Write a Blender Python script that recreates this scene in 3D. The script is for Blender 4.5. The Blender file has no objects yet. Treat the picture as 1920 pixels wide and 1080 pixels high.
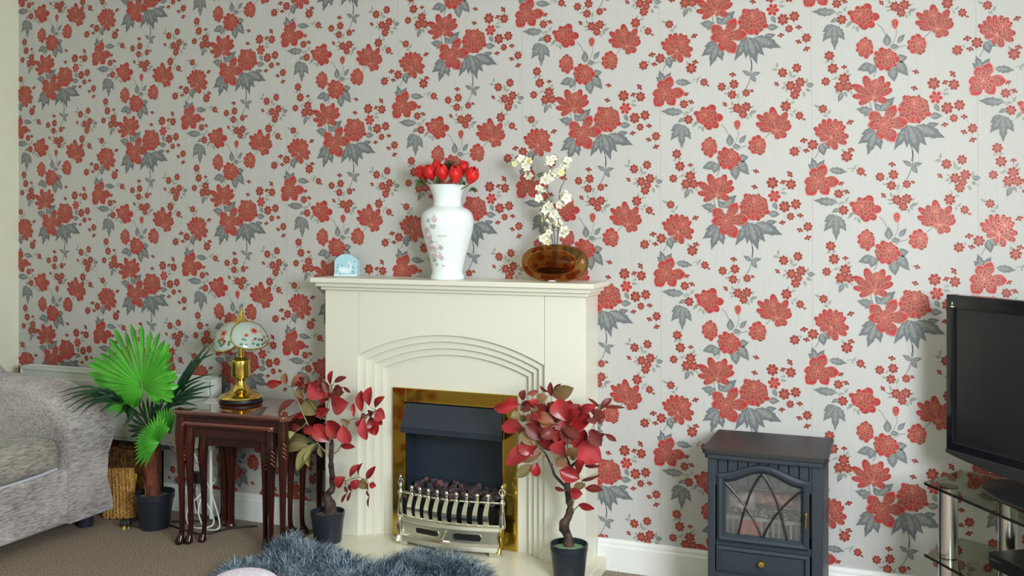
import bpy, bmesh, math, random
from mathutils import Vector, Matrix, noise
C = bpy.context.scene
COL = C.collection
PI = math.pi
random.seed(7)

# ---------------------------------------------------------------- camera, exposure, daylight
FPX = 1800.0; HOR = 425.0; YAW = math.atan(.3994); CAM_H = 1.262; CAM_Y = -3.421
cd = bpy.data.cameras.new('camera'); cam = bpy.data.objects.new('camera', cd); COL.objects.link(cam)
cam.location = (0, CAM_Y, CAM_H); cam.rotation_euler = (PI/2, 0, YAW)
cd.sensor_width = 36; cd.lens = 36*FPX/1920; cd.shift_y = -(540-HOR)/1920; cd.clip_start = .02
C.camera = cam
vs = C.view_settings; vs.view_transform = 'Standard'; vs.look = 'None'; vs.gamma = 1; vs.use_curve_mapping = False
vs.exposure = -0.06
w = bpy.data.worlds.new('sky'); C.world = w; w.use_nodes = True
w.node_tree.nodes['Background'].inputs[0].default_value = (.62, .78, 1, 1)
w.node_tree.nodes['Background'].inputs[1].default_value = .5

def area(name, loc, direction, sx, sy, power, col, spread=PI):
    l = bpy.data.lights.new(name, 'AREA'); l.shape = 'RECTANGLE'; l.size = sx; l.size_y = sy
    l.energy = power; l.color = col; l.spread = spread
    o = bpy.data.objects.new(name, l); COL.objects.link(o); o.location = loc
    o.rotation_euler = Vector(direction).to_track_quat('-Z', 'Y').to_euler()
    return o
# daylight through the wide side window: skylight falls in from above, the lawn outside throws light up
area('skylight_side_window', (1.03, -2.65, 1.46), (-1, .35, -.34), 1.05, .9, 128, (.86, .92, 1.0))
area('lawn_light_side_window', (1.03, -2.65, 1.20), (-1, .3, .6), 1.2, .6, 17, (.96, 1.0, .56))
# added front fill, set at an unseen second window behind the photographer
area('rear_fill_cool', (-1.6, -5.25, 1.5), (0, 1, -.12), 2.2, 1.1, 9, (.93, .95, 1.0))
area('rear_fill_green', (-1.6, -5.25, 1.3), (0, 1, .5), 2.2, .8, 7, (.97, 1.0, .58))

# ---------------------------------------------------------------- measuring helpers
_c, _s = math.cos(YAW), math.sin(YAW)
def _ray(x, y):
    a = (x-960)/FPX
    return (-_s+a*_c, _c+a*_s, (HOR-y)/FPX)
def P(x, y, Y):
    "point of the room that stands Y metres from the papered wall plane"
    r = _ray(x, y); t = (Y-CAM_Y)/r[1]
    return Vector((r[0]*t, Y, CAM_H+r[2]*t))
def PZ(x, y, z):
    r = _ray(x, y); t = (z-CAM_H)/r[2]
    return Vector((r[0]*t, CAM_Y+r[1]*t, z))

# ---------------------------------------------------------------- materials
def lin(c):
    return tuple((v/12.92 if v <= .04045 else ((v+.055)/1.055)**2.4) for v in c)
def srgb(r, g, b): return lin((r/255, g/255, b/255))
def mat(name, col, rough=.5, metal=0., var=None, vscale=8, bump=0., bscale=200, spec=.5, vdetail=3, stretch=None, **kw):
    m = bpy.data.materials.new(name); m.use_nodes = True
    nt = m.node_tree; b = nt.nodes['Principled BSDF']
    b.inputs['Base Color'].default_value = (*col, 1); b.inputs['Roughness'].default_value = rough
    b.inputs['Metallic'].default_value = metal; b.inputs['Specular IOR Level'].default_value = spec
    for k, v in kw.items():
        b.inputs[k.replace('_', ' ')].default_value = v
    if var or bump:
        tc = nt.nodes.new('ShaderNodeTexCoord'); src = tc.outputs['Object']
        if stretch:
            mp = nt.nodes.new('ShaderNodeMapping'); mp.inputs['Scale'].default_value = stretch
            nt.links.new(src, mp.inputs[0]); src = mp.outputs[0]
    if var:
        n = nt.nodes.new('ShaderNodeTexNoise'); n.inputs['Scale'].default_value = vscale; n.inputs['Detail'].default_value = vdetail
        r = nt.nodes.new('ShaderNodeValToRGB'); nt.links.new(src, n.inputs['Vector']); nt.links.new(n.outputs[0], r.inputs[0])
        r.color_ramp.elements[0].position = .36; r.color_ramp.elements[0].color = (*var, 1)
        r.color_ramp.elements[1].position = .64; r.color_ramp.elements[1].color = (*col, 1)
        nt.links.new(r.outputs[0], b.inputs['Base Color'])
    if bump:
        n2 = nt.nodes.new('ShaderNodeTexNoise'); n2.inputs['Scale'].default_value = bscale; n2.inputs['Detail'].default_value = 3
        bp = nt.nodes.new('ShaderNodeBump'); bp.inputs['Strength'].default_value = bump; bp.inputs['Distance'].default_value = .004
        nt.links.new(src, n2.inputs['Vector']); nt.links.new(n2.outputs[0], bp.inputs['Height']); nt.links.new(bp.outputs[0], b.inputs['Normal'])
    return m
M = {}
M['cream'] = mat('cream_paint', srgb(226, 224, 210), .38)
M['hearth'] = mat('cream_hearth', srgb(228, 224, 204), .25)
M['gloss_white'] = mat('white_gloss_paint', srgb(232, 234, 232), .3)
M['radiator'] = mat('radiator_enamel', srgb(214, 220, 212), .35)
M['plaster'] = mat('cream_wall_paint', srgb(224, 226, 205), .8, bump=.05)
M['ceil'] = mat('ceiling_paint', srgb(238, 238, 230), .9)
M['carpet'] = mat('carpet_pile', srgb(176, 160, 142), .95, var=srgb(112, 102, 92), vscale=170, bump=.9, bscale=190, spec=.1)
M['brass'] = mat('polished_brass', (.78, .55, .13), .09, 1.)
M['brass2'] = mat('lamp_brass', (.86, .66, .16), .12, 1.)
M['brass_sat'] = mat('antique_brass', (.62, .42, .08), .16, 1., bump=.12, bscale=6)
M['chrome'] = mat('nickel_chrome', (.84, .83, .74), .13, 1.)
M['nickel'] = mat('soft_nickel', (.80, .79, .68), .34, 1.)
M['steel'] = mat('chromed_steel', (.74, .75, .76), .2, 1.)
M['navy'] = mat('firebox_navy', srgb(34, 46, 60), .5)
M['navyhood'] = mat('hood_enamel', srgb(42, 50, 62), .42)
M['black'] = mat('black_plastic', srgb(18, 19, 22), .42)
M['pot'] = mat('pot_plastic', srgb(32, 37, 48), .38)
M['stove'] = mat('stove_paint', srgb(38, 48, 58), .5)
M['stovetop'] = mat('stove_top_paint', srgb(38, 40, 42), .45)
M['wood'] = mat('mahogany', srgb(66, 25, 17), .18, var=srgb(34, 12, 9), vscale=9, stretch=(1, 1, .22))
M['wooddark'] = mat('mahogany_dark', srgb(62, 22, 18), .05, var=srgb(44, 16, 12), vscale=7, stretch=(.25, 1, 1))
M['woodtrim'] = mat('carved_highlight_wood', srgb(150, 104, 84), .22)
M['porcelain'] = mat('white_porcelain', srgb(232, 240, 242), .12)
M['tulip'] = mat('red_silk_petals', srgb(226, 28, 24), .5, var=srgb(188, 14, 16), vscale=30)
M['fern'] = mat('fern_green', srgb(78, 104, 48), .6)
M['ferndark'] = mat('fern_dark', srgb(42, 62, 36), .6)
M['leafred'] = mat('red_leaf', srgb(166, 38, 42), .34, var=srgb(128, 26, 32), vscale=14)
M['leafpink'] = mat('rosy_leaf', srgb(186, 66, 72), .3, var=srgb(160, 42, 50), vscale=14)
M['leafmaroon'] = mat('maroon_leaf', srgb(108, 40, 36), .45)
M['leafbrown'] = mat('bronze_leaf', srgb(150, 84, 62), .45, var=srgb(128, 110, 76), vscale=12)
M['leafolive'] = mat('olive_leaf', srgb(122, 112, 72), .5)
M['leafyellow'] = mat('yellow_green_leaf', srgb(160, 156, 98), .5)
M['twig'] = mat('pale_twig', srgb(150, 148, 112), .6)
M['bark'] = mat('plant_bark', srgb(84, 62, 54), .7, var=srgb(34, 24, 22), vscale=40, bump=.6, bscale=60)
M['moss'] = mat('green_moss', srgb(84, 142, 78), .8, var=srgb(150, 168, 140), vscale=60, bump=.8, bscale=120)
M['soil'] = mat('grey_stones', srgb(110, 104, 98), .8, var=srgb(60, 52, 48), vscale=60, bump=.8, bscale=120)
M['palm'] = mat('bright_palm_green', srgb(84, 182, 50), .36, var=srgb(64, 156, 38), vscale=10)
M['palm'].node_tree.nodes['Principled BSDF'].inputs['Subsurface Weight'].default_value = 0
M['palmdark'] = mat('dark_palm_green', srgb(34, 74, 44), .4, var=srgb(22, 54, 36), vscale=10)
M['palmstem'] = mat('palm_stem', srgb(120, 150, 92), .5)
M['palmtrunk'] = mat('coir_trunk', srgb(132, 68, 44), .8, var=srgb(72, 38, 26), vscale=44, stretch=(3, 3, .4), bump=.5, bscale=80)
M['wicker'] = mat('pale_wicker', srgb(192, 148, 80), .6, var=srgb(158, 114, 56), vscale=60)
M['wickerdark'] = mat('brown_wicker', srgb(128, 88, 48), .6, var=srgb(72, 48, 26), vscale=60)
M['yellow'] = mat('yellow_card', srgb(220, 196, 30), .6)
M['paper'] = mat('white_paper', srgb(228, 232, 226), .7)
M['whiteplastic'] = mat('white_plastic', srgb(224, 226, 218), .4)
M['cord'] = mat('white_cord', srgb(230, 230, 224), .5)
M['tvgloss'] = mat('piano_black', srgb(20, 21, 25), .08)
M['tvscreen'] = mat('dark_screen', srgb(30, 31, 34), .22)
M['trinket'] = mat('pale_blue_china', srgb(172, 214, 226), .25)
M['trinketwhite'] = mat('white_china_relief', srgb(228, 240, 248), .3)
M['navyline'] = mat('navy_paint_dots', srgb(40, 66, 90), .4)
M['stem'] = mat('blossom_twig', srgb(92, 74, 60), .6)
M['blossom'] = mat('ivory_blossom', srgb(238, 238, 230), .6, var=srgb(226, 224, 206), vscale=60)
M['blossomy'] = mat('creamy_yellow_blossom', srgb(238, 232, 180), .6)
M['stamen'] = mat('yellow_stamens', srgb(214, 196, 60), .6)
M['ash'] = mat('coal', srgb(78, 66, 72), .7, var=srgb(32, 30, 38), vscale=24, bump=.8, bscale=60)
M['ember'] = mat('red_grey_coal', srgb(112, 78, 78), .7, var=srgb(56, 46, 54), vscale=24, bump=.8, bscale=60)
M['rubber'] = mat('black_rubber', srgb(14, 14, 16), .5)
M['print_pink'] = mat('pale_pink_print', srgb(222, 204, 208), .2)
M['print_rose'] = mat('rose_print', srgb(208, 184, 192), .2)
M['print_grey'] = mat('grey_green_print', srgb(174, 186, 186), .2)
M['orange'] = mat('orange_glass_paint', srgb(206, 92, 62), .4)
M['greenpaint'] = mat('green_glass_paint', srgb(70, 120, 84), .4)
M['redpaint'] = mat('maroon_glass_paint', srgb(130, 42, 42), .4)

def fabric(name, c1, c2, scale=34):
    m = bpy.data.materials.new(name); m.use_nodes = True; nt = m.node_tree; b = nt.nodes['Principled BSDF']
    b.inputs['Roughness'].default_value = .9; b.inputs['Specular IOR Level'].default_value = .15
    b.inputs['Sheen Weight'].default_value = .25
    tc = nt.nodes.new('ShaderNodeTexCoord'); mp = nt.nodes.new('ShaderNodeMapping'); mp.inputs['Scale'].default_value = (1, .22, 1.7)
    n = nt.nodes.new('ShaderNodeTexNoise'); n.inputs['Scale'].default_value = scale*4.5; n.inputs['Detail'].default_value = 6; n.inputs['Roughness'].default_value = .75
    n3 = nt.nodes.new('ShaderNodeTexNoise'); n3.inputs['Scale'].default_value = 5; n3.inputs['Detail'].default_value = 4
    r = nt.nodes.new('ShaderNodeValToRGB'); r.color_ramp.elements[0].position = .36; r.color_ramp.elements[1].position = .62
    r.color_ramp.elements[0].color = (*c2, 1); r.color_ramp.elements[1].color = (*c1, 1)
    ad = nt.nodes.new('ShaderNodeMath'); ad.operation = 'MULTIPLY_ADD'; ad.inputs[1].default_value = .4; 
    nt.links.new(tc.outputs['Object'], mp.inputs[0]); nt.links.new(mp.outputs[0], n.inputs['Vector']); nt.links.new(tc.outputs['Object'], n3.inputs['Vector'])
    sb = nt.nodes.new('ShaderNodeMath'); sb.operation = 'SUBTRACT'; sb.inputs[1].default_value = .5
    nt.links.new(n3.outputs[0], sb.inputs[0]); nt.links.new(sb.outputs[0], ad.inputs[0]); nt.links.new(n.outputs[0], ad.inputs[2])
    nt.links.new(ad.outputs[0], r.inputs[0]); nt.links.new(r.outputs[0], b.inputs['Base Color'])
    bp = nt.nodes.new('ShaderNodeBump'); bp.inputs['Strength'].default_value = .35; bp.inputs['Distance'].default_value = .004
    nt.links.new(n.outputs[0], bp.inputs['Height']); nt.links.new(bp.outputs[0], b.inputs['Normal'])
    return m
M['sofa'] = fabric('grey_chenille', srgb(196, 189, 187), srgb(118, 112, 114), 26)
M['sofaseat'] = fabric('taupe_chenille', srgb(180, 172, 162), srgb(96, 92, 88), 26)
M['apronwood'] = mat('dark_apron_wood', srgb(60, 22, 18), .3, var=srgb(40, 14, 11), vscale=8, stretch=(.3, 1, 1))
M['tabletop'] = mat('polished_tabletop', srgb(112, 42, 32), .06, var=srgb(84, 28, 22), vscale=7, stretch=(.25, 1, 1), Coat_Weight=1., Coat_Roughness=.02, Coat_IOR=1.9)
M['piping'] = mat('lilac_piping', srgb(190, 190, 204), .7)
M['pouffe'] = mat('speckled_white_cloth', srgb(232, 226, 236), .85, var=srgb(206, 196, 216), vscale=90)
M['greycushion'] = mat('dark_grey_cloth', srgb(92, 98, 98), .9)

def glass(name, col, ior=1.45, rough=0., thin_tint=None):
    m = bpy.data.materials.new(name); m.use_nodes = True; b = m.node_tree.nodes['Principled BSDF']
    b.inputs['Base Color'].default_value = (*col, 1); b.inputs['Transmission Weight'].default_value = 1
    b.inputs['IOR'].default_value = ior; b.inputs['Roughness'].default_value = rough
    return m
M['amber'] = glass('amber_glass', srgb(204, 158, 92), 1.18)
M['tintglass'] = glass('smoked_glass', srgb(200, 206, 192), 1.12)
M['doorglass'] = glass('stove_door_glass', srgb(226, 226, 226), 1.05, .06)
M['doorglass'].node_tree.nodes['Principled BSDF'].inputs['Transmission Weight'].default_value = .93
M['wooddark'].node_tree.nodes['Principled BSDF'].inputs['Coat Weight'].default_value = 1
M['wooddark'].node_tree.nodes['Principled BSDF'].inputs['Coat Roughness'].default_value = .02; M['wooddark'].node_tree.nodes['Principled BSDF'].inputs['Coat IOR'].default_value = 1.9
M['lampglass'] = mat('frosted_lamp_glass', srgb(206, 224, 214), .12, Transmission_Weight=.35)

# ---------------------------------------------------------------- mesh helper
class MB:
    def __init__(s): s.v = []; s.f = []; s.m = []; s.names = []
    def mi(s, name):
        if name not in s.names: s.names.append(name)
        return s.names.index(name)
    def face(s, pts, name):
        i = len(s.v); s.v.extend([tuple(p) for p in pts]); s.f.append(tuple(range(i, i+len(pts)))); s.m.append(s.mi(name))
    def add(s, vs, fs, name):
        i = len(s.v); s.v.extend([tuple(p) for p in vs]); k = s.mi(name)
        for f in fs: s.f.append(tuple(a+i for a in f)); s.m.append(k)
    def box(s, a, b, name, T=None):
        x0, y0, z0 = a; x1, y1, z1 = b
        v = [(x0,y0,z0),(x1,y0,z0),(x1,y1,z0),(x0,y1,z0),(x0,y0,z1),(x1,y0,z1),(x1,y1,z1),(x0,y1,z1)]
        if T: v = [T @ Vector(p) for p in v]
        s.add(v, [(0,3,2,1),(4,5,6,7),(0,1,5,4),(1,2,6,5),(2,3,7,6),(3,0,4,7)], name)
    def lathe(s, prof, c, name, seg=32, T=None, closed=False, sy=1.0):
        vs = []; n = len(prof)
        for k in range(seg):
            a = 2*PI*k/seg
            for r, z in prof:
                p = Vector((r*math.cos(a), r*math.sin(a)*sy, z))
                if T: p = T @ p
                vs.append(p+Vector(c))
        fs = []
        for k in range(seg):
            k2 = (k+1) % seg
            for j in range(n-1):
                fs.append((k*n+j, k2*n+j, k2*n+j+1, k*n+j+1))
        s.add(vs, fs, name)
    def tube(s, pts, rad, name, seg=8, cap=True, flat=1.0):
        pts = [Vector(p) for p in pts]
        if not isinstance(rad, (list, tuple)): rad = [rad]*len(pts)
        vs = []; up = Vector((0, 0, 1)); n = len(pts); prev = None
        for i, p in enumerate(pts):
            d = (pts[min(i+1, n-1)]-pts[max(i-1, 0)]).normalized()
            if prev is None:
                a = d.cross(up if abs(d.z) < .9 else Vector((1, 0, 0))).normalized()
            else:
                a = (prev-d*prev.dot(d)).normalized()
            prev = a; b = d.cross(a)
            for k in range(seg):
                t = 2*PI*k/seg
                vs.append(p+a*math.cos(t)*rad[i]+b*math.sin(t)*rad[i]*flat)
        fs = [(i*seg+k, i*seg+(k+1) % seg, (i+1)*seg+(k+1) % seg, (i+1)*seg+k) for i in range(n-1) for k in range(seg)]
        if cap: fs += [tuple(range(seg))[::-1], tuple(range((n-1)*seg, n*seg))]
        s.add(vs, fs, name)
    def prism(s, poly, axis, a, b, name, T=None):
        "poly: 2-D outline; axis 'y': (x,z) extruded from y=a to y=b; axis 'z': (x,y); axis 'x': (y,z)"
        def mk(u, v, t): return {'y': (u, t, v), 'z': (u, v, t), 'x': (t, u, v)}[axis]
        n = len(poly); vs = [mk(u, v, a) for u, v in poly]+[mk(u, v, b) for u, v in poly]
        if T: vs = [T @ Vector(p) for p in vs]
        fs = [tuple(range(n)), tuple(range(n, 2*n))[::-1]]+[(i, i+n, (i+1) % n+n, (i+1) % n) for i in range(n)]
        s.add(vs, fs, name)
    def build(s, name, parent=None, smooth=False, bevel=0., seg=2, weld=False, solid=0., sub=0, recalc=True):
        me = bpy.data.meshes.new(name)
        me.from_pydata([tuple(p) for p in s.v], [], s.f)
        for nme in s.names: me.materials.append(M[nme])
        me.polygons.foreach_set('material_index', s.m)
        if weld or recalc:
            bm = bmesh.new(); bm.from_mesh(me)
            if weld: bmesh.ops.remove_doubles(bm, verts=bm.verts, dist=1e-5)
            bmesh.ops.recalc_face_normals(bm, faces=bm.faces)
            bm.to_mesh(me); bm.free()
        if smooth: me.polygons.foreach_set('use_smooth', [True]*len(me.polygons))
        me.update()
        o = bpy.data.objects.new(name, me); COL.objects.link(o)
        if parent is not None:
            o.parent = parent; o.matrix_parent_inverse = Matrix.Translation(-parent.location)
        if solid:
            md = o.modifiers.new('thickness', 'SOLIDIFY'); md.thickness = solid; md.offset = 0
        if sub:
            md = o.modifiers.new('smooth', 'SUBSURF'); md.levels = sub; md.render_levels = sub
        if bevel:
            md = o.modifiers.new('edges', 'BEVEL'); md.width = bevel; md.segments = seg; md.limit_method = 'ANGLE'; md.angle_limit = math.radians(40)
            if not smooth: me.polygons.foreach_set('use_smooth', [True]*len(me.polygons))
            wn = o.modifiers.new('normals', 'WEIGHTED_NORMAL'); wn.keep_sharp = True
        if smooth and not bevel:
            try: me.set_sharp_from_angle(angle=math.radians(50))
            except Exception: pass
        return o
def tag(o, label=None, cat=None, group=None, kind=None):
    if label: o['label'] = label
    if cat: o['category'] = cat
    if group: o['group'] = group
    if kind: o['kind'] = kind
    return o
def thing(name, loc, label, cat, group=None):
    o = bpy.data.objects.new(name, None); COL.objects.link(o); o.location = loc; o.empty_display_size = .05
    return tag(o, label, cat, group)
def RZ(deg, at=(0, 0, 0)): return Matrix.Translation(at) @ Matrix.Rotation(math.radians(deg), 4, 'Z')
def arc(x0, z0, x1, z1, apex, n=24):
    "points of the circular arc from (x0,z0) to (x1,z1) whose top is at height apex"
    xm = (x0+x1)/2; h = apex-(z0+z1)/2; hw = (x1-x0)/2; R = (hw*hw+h*h)/(2*h); cz = apex-R
    a0 = math.atan2(z0-cz, x0-xm); a1 = math.atan2(z1-cz, x1-xm)
    return [(xm+R*math.cos(a0+(a1-a0)*i/n), cz+R*math.sin(a0+(a1-a0)*i/n)) for i in range(n+1)]

# ================================================================ the room shell
XL, XR, YB, ZC = -3.931, 1.06, -5.3, 2.5
def struct(o): o['kind'] = 'structure'; return o
b = MB(); b.box((XL-.1, YB-.1, -.1), (XR+.1, .12, 0), 'carpet'); struct(b.build('floor'))
b = MB(); b.box((XL-.1, YB-.1, ZC), (XR+.1, .12, ZC+.1), 'ceil'); struct(b.build('ceiling'))
b = MB(); b.box((XL-.1, YB, 0), (XL, .12, ZC), 'plaster'); struct(b.build('wall_left'))
def wall_with_window(name, axis, at, th, lo, hi, w0, w1, z0, z1):
    b = MB()
    for (a0, a1, q0, q1) in ((lo, w0, 0, ZC), (w1, hi, 0, ZC), (w0, w1, 0, z0), (w0, w1, z1, ZC)):
        if axis == 'x': b.box((at, a0, q0), (at+th, a1, q1), 'plaster')
        else: b.box((a0, at, q0), (a1, at+th, q1), 'plaster')
    return struct(b.build(name))
wall_with_window('wall_right', 'x', XR, .1, YB, .12, -3.5, -1.8, .85, 2.1)
wall_with_window('wall_rear', 'y', YB-.1, .1, XL-.1, XR+.1, -2.9, -.3, .85, 2.1)
b = MB()
for y in (-3.5, -2.95, -2.4, -1.86): b.box((XR+.02, y, .85), (XR+.08, y+.06, 2.1), 'gloss_white')
for z in (.85, 2.04): b.box((XR+.02, -3.5, z), (XR+.08, -1.8, z+.06), 'gloss_white')
struct(b.build('window_1'))
b = MB()
for x in (-2.9, -2.05, -1.2, -.36): b.box((x, YB-.08, .85), (x+.06, YB-.02, 2.1), 'gloss_white')
for z in (.85, 2.04): b.box((-2.9, YB-.08, z), (-.3, YB-.02, z+.06), 'gloss_white')
struct(b.build('window_2'))  # unseen rear window, added to go with the front fill

# ---------------------------------------------------------------- the papered wall
def paper_mat():
    m = bpy.data.materials.new('wallpaper_ground'); m.use_nodes = True; nt = m.node_tree; bs = nt.nodes['Principled BSDF']
    bs.inputs['Roughness'].default_value = .55; bs.inputs['Specular IOR Level'].default_value = .3
    tc = nt.nodes.new('ShaderNodeTexCoord'); mp = nt.nodes.new('ShaderNodeMapping'); mp.inputs['Scale'].default_value = (420, 1, 9)
    n = nt.nodes.new('ShaderNodeTexNoise'); n.inputs['Scale'].default_value = 1; n.inputs['Detail'].default_value = 2
    r = nt.nodes.new('ShaderNodeValToRGB'); r.color_ramp.elements[0].position = .3; r.color_ramp.elements[1].position = .7
    r.color_ramp.elements[0].color = (*srgb(186, 185, 183), 1); r.color_ramp.elements[1].color = (*srgb(193, 192, 190), 1)
    nt.links.new(tc.outputs['Object'], mp.inputs[0]); nt.links.new(mp.outputs[0], n.inputs['Vector'])
    nt.links.new(n.outputs[0], r.inputs[0]); nt.links.new(r.outputs[0], bs.inputs['Base Color'])
    return m
M['paper_ground'] = paper_mat()
M['ink_line'] = mat('rose_gold_ink', srgb(204, 124, 108), .42, .25)
M['ink_red'] = mat('red_ink', srgb(170, 46, 50), .5)
M['ink_brick'] = mat('brick_ink', srgb(146, 70, 60), .5)
M['ink_rust'] = mat('rust_ink', srgb(140, 56, 46), .5)
M['ink_dark'] = mat('brown_ink', srgb(96, 52, 44), .55)
M['ink_pink'] = mat('salmon_ink', srgb(196, 100, 86), .5)
M['ink_leaf'] = mat('grey_leaf_ink', srgb(112, 116, 116), .55)
M['ink_leaf2'] = mat('dark_grey_leaf_ink', srgb(104, 108, 112), .55)
M['ink_leaf3'] = mat('mid_grey_leaf_ink', srgb(126, 130, 130), .55)
M['ink_small'] = mat('pale_leaf_ink', srgb(144, 150, 140), .55)
M['ink_vein'] = mat('light_vein_ink', srgb(160, 163, 162), .5)
M['ink_seam'] = mat('paper_joint', srgb(166, 165, 158), .7)

shapes = []                      # one repeat of the print: (points on the printer's sheet, ink, layer)
def put(pts, ink, z): shapes.append((pts, ink, z))
def egg(cx, cy, ang, ln, wd, n=9, start=0., point=False):
    ca, sa = math.cos(ang), math.sin(ang); out = []
    for i in range(n):
        th = 2*PI*i/n
        x = .5-.5*math.cos(th); y = math.sin(th)*.5
        if point: y *= (1-x)**.35*1.25
        else: y *= (.5+.62*x)
        X = start+(ln-start)*x; Y = wd*y
        out.append((cx+X*ca-Y*sa, cy+X*sa+Y*ca))
    return out
def petal(cx, cy, ang, ln, wd, ink, z, start=0., lw=6., n=9, point=False, stroke=True, dark=False):
    put(egg(cx, cy, ang, ln, wd, n, start, point), 'ink_line', z)
    put(egg(cx, cy, ang, ln-lw*.7, wd-lw*1.7, n, start+lw*.9, point), ink, z+1)
    ca, sa = math.cos(ang), math.sin(ang)
    if dark:
        put([(cx+x*ca-y*sa, cy+x*sa+y*ca) for x, y in ((ln-lw-7, -wd*.2), (ln-lw-2, -wd*.1), (ln-lw-2, wd*.1), (ln-lw-7, wd*.2), (ln-lw-14, 0))], 'ink_dark', z+2)
    if stroke and wd > 14:
        h = 2.0; m_ = (start+ln)/2
        for off in ((-.16, .16) if wd > 40 else (0.,)):
            x0, x1, y0, y1 = start+(ln-start)*.15, start+(ln-start)*.72, wd*off*.3, wd*off
            put([(cx+x0*ca-(y0-h)*sa, cy+x0*sa+(y0-h)*ca), (cx+x1*ca-y1*sa, cy+x1*sa+y1*ca), (cx+x0*ca-(y0+h)*sa, cy+x0*sa+(y0+h)*ca)], 'ink_line', z+2)
    return z+3
def bloom(cx, cy, rx, ry, n0, focus=None, rings=5, z=100, seed=1, rot=0., red=.5, lw=6., s0=1.):
    R = random.Random(seed); fx, fy = focus or (cx, cy)
    put([(cx+s0*rx*.84*math.cos(a*PI/8), cy+s0*ry*.84*math.sin(a*PI/8)) for a in range(16)], 'ink_brick', z); z += 1
    for k in range(rings):
        t = k/(rings-1); s = s0*(1-.86*t**.85); c = (cx+(fx-cx)*t, cy+(fy-cy)*t); n = max(5, int(n0*(1-.5*t)))
        order = list(range(n)); R.shuffle(order)
        for i in order:
            a = rot+(i+.5*(k % 2))/n*2*PI+R.uniform(-.16, .16)
            r = s*R.uniform(.86, 1.07)
            ex, ey = rx*r*math.cos(a), ry*r*math.sin(a); L = math.hypot(ex, ey)
            ink = ('ink_red' if R.random() < red+.2 else 'ink_brick') if k == 0 else ('ink_brick' if R.random() < .6 else ('ink_rust' if R.random() < .7 else 'ink_red'))
            z = petal(c[0], c[1], math.atan2(ey, ex)+R.uniform(-.2, .2)*(k > 0), L, 2*PI*L/n*R.uniform(.8, 1.1), ink, z, start=L*.05, lw=lw, dark=(k == 0 and R.random() < .55))
    put([(fx+6*math.cos(a), fy+6*math.sin(a)) for a in range(6)], 'ink_line', z)
    return z+1
def fan(base, tips, core, z, seed):
    "a peony seen from the side: long petals rising from its base, then the gathered heart"
    R = random.Random(seed)
    for tx, ty, wd, ink in tips:
        a = math.atan2(ty-base[1], tx-base[0]); L = math.hypot(tx-base[0], ty-base[1])
        z = petal(base[0], base[1], a, L, wd, {'r': 'ink_red', 'b': 'ink_brick', 'u': 'ink_rust'}[ink], z, start=L*.04, lw=5, n=12, dark=ink == 'r')
        for q in range(2):
            z = petal(base[0], base[1], a+R.uniform(-.12, .12), L*(.86 if q == 0 else .6), wd*(.66 if q == 0 else .42), ['ink_brick', 'ink_rust'][q], z, start=L*.1, lw=4)
    for cx, cy, rx, ry, n0 in core:
        z = bloom(cx, cy, rx, ry, n0, rings=4, z=z, seed=seed+7, red=.1)
    return z
def star(cx, cy, tips, z=100, seed=3):
    R = random.Random(seed)
    for tx, ty, wd in tips:
        a = math.atan2(ty-cy, tx-cx); L = math.hypot(tx-cx, ty-cy); ca, sa = math.cos(a), math.sin(a)
        def pp(k, w_):
            prof = [(.15, .12), (.38, .36), (.6, .5), (.78, .42), (.92, .2), (1.0, .0), (.92, -.2), (.78, -.44), (.6, -.5), (.38, -.36), (.15, -.12)]
            return [(cx+L*k*x*ca-w_*y*sa, cy+L*k*x*sa+w_*y*ca) for x, y in prof]
        wd *= .92; put(pp(1.02, wd*1.0), 'ink_line', z); put(pp(.975, wd-10), 'ink_red', z+1); z += 2
        for da in (-.2, .05, .22):
            z = petal(cx, cy, a+da, L*R.uniform(.62, .84), wd*.34, 'ink_brick', z, start=L*.2, lw=4)
    return bloom(cx, cy, 104, 98, 12, rings=4, z=z, seed=seed, red=.1)
def small(cx, cy, r, z=60, n=7, seed=0, bright=False, arcs=1.0):
    rot = (cx*.013+cy*.007) % 1*2
    put([(cx+r*.62*math.cos(a*PI/5), cy+r*.62*math.sin(a*PI/5)) for a in range(10)] if arcs == 1 else [(cx, cy), (cx+1, cy), (cx, cy+1)], 'ink_line', z); z += 1
    m = max(2, int(n*arcs))
    for i in range(m):
        a = rot+i/n*2*PI
        put(egg(cx, cy, a, r*1.08, r*.80, 7, r*.15), 'ink_line', z); z += 1
        put(egg(cx, cy, a, r*1.02, r*.70, 7, r*.22), 'ink_red' if bright else 'ink_rust', z); z += 1
        if not bright:
            put(egg(cx, cy, a, r, r*.40, 5, r*.76), 'ink_dark', z); z += 1
    put([(cx+r*.34*math.cos(a*PI/4), cy+r*.34*math.sin(a*PI/4)) for a in range(8)], 'ink_pink' if arcs == 1 else 'ink_rust', z); z += 1
    put([(cx+r*.14*math.cos(a*PI/3), cy+r*.14*math.sin(a*PI/3)) for a in range(6)], 'ink_dark', z)
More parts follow.
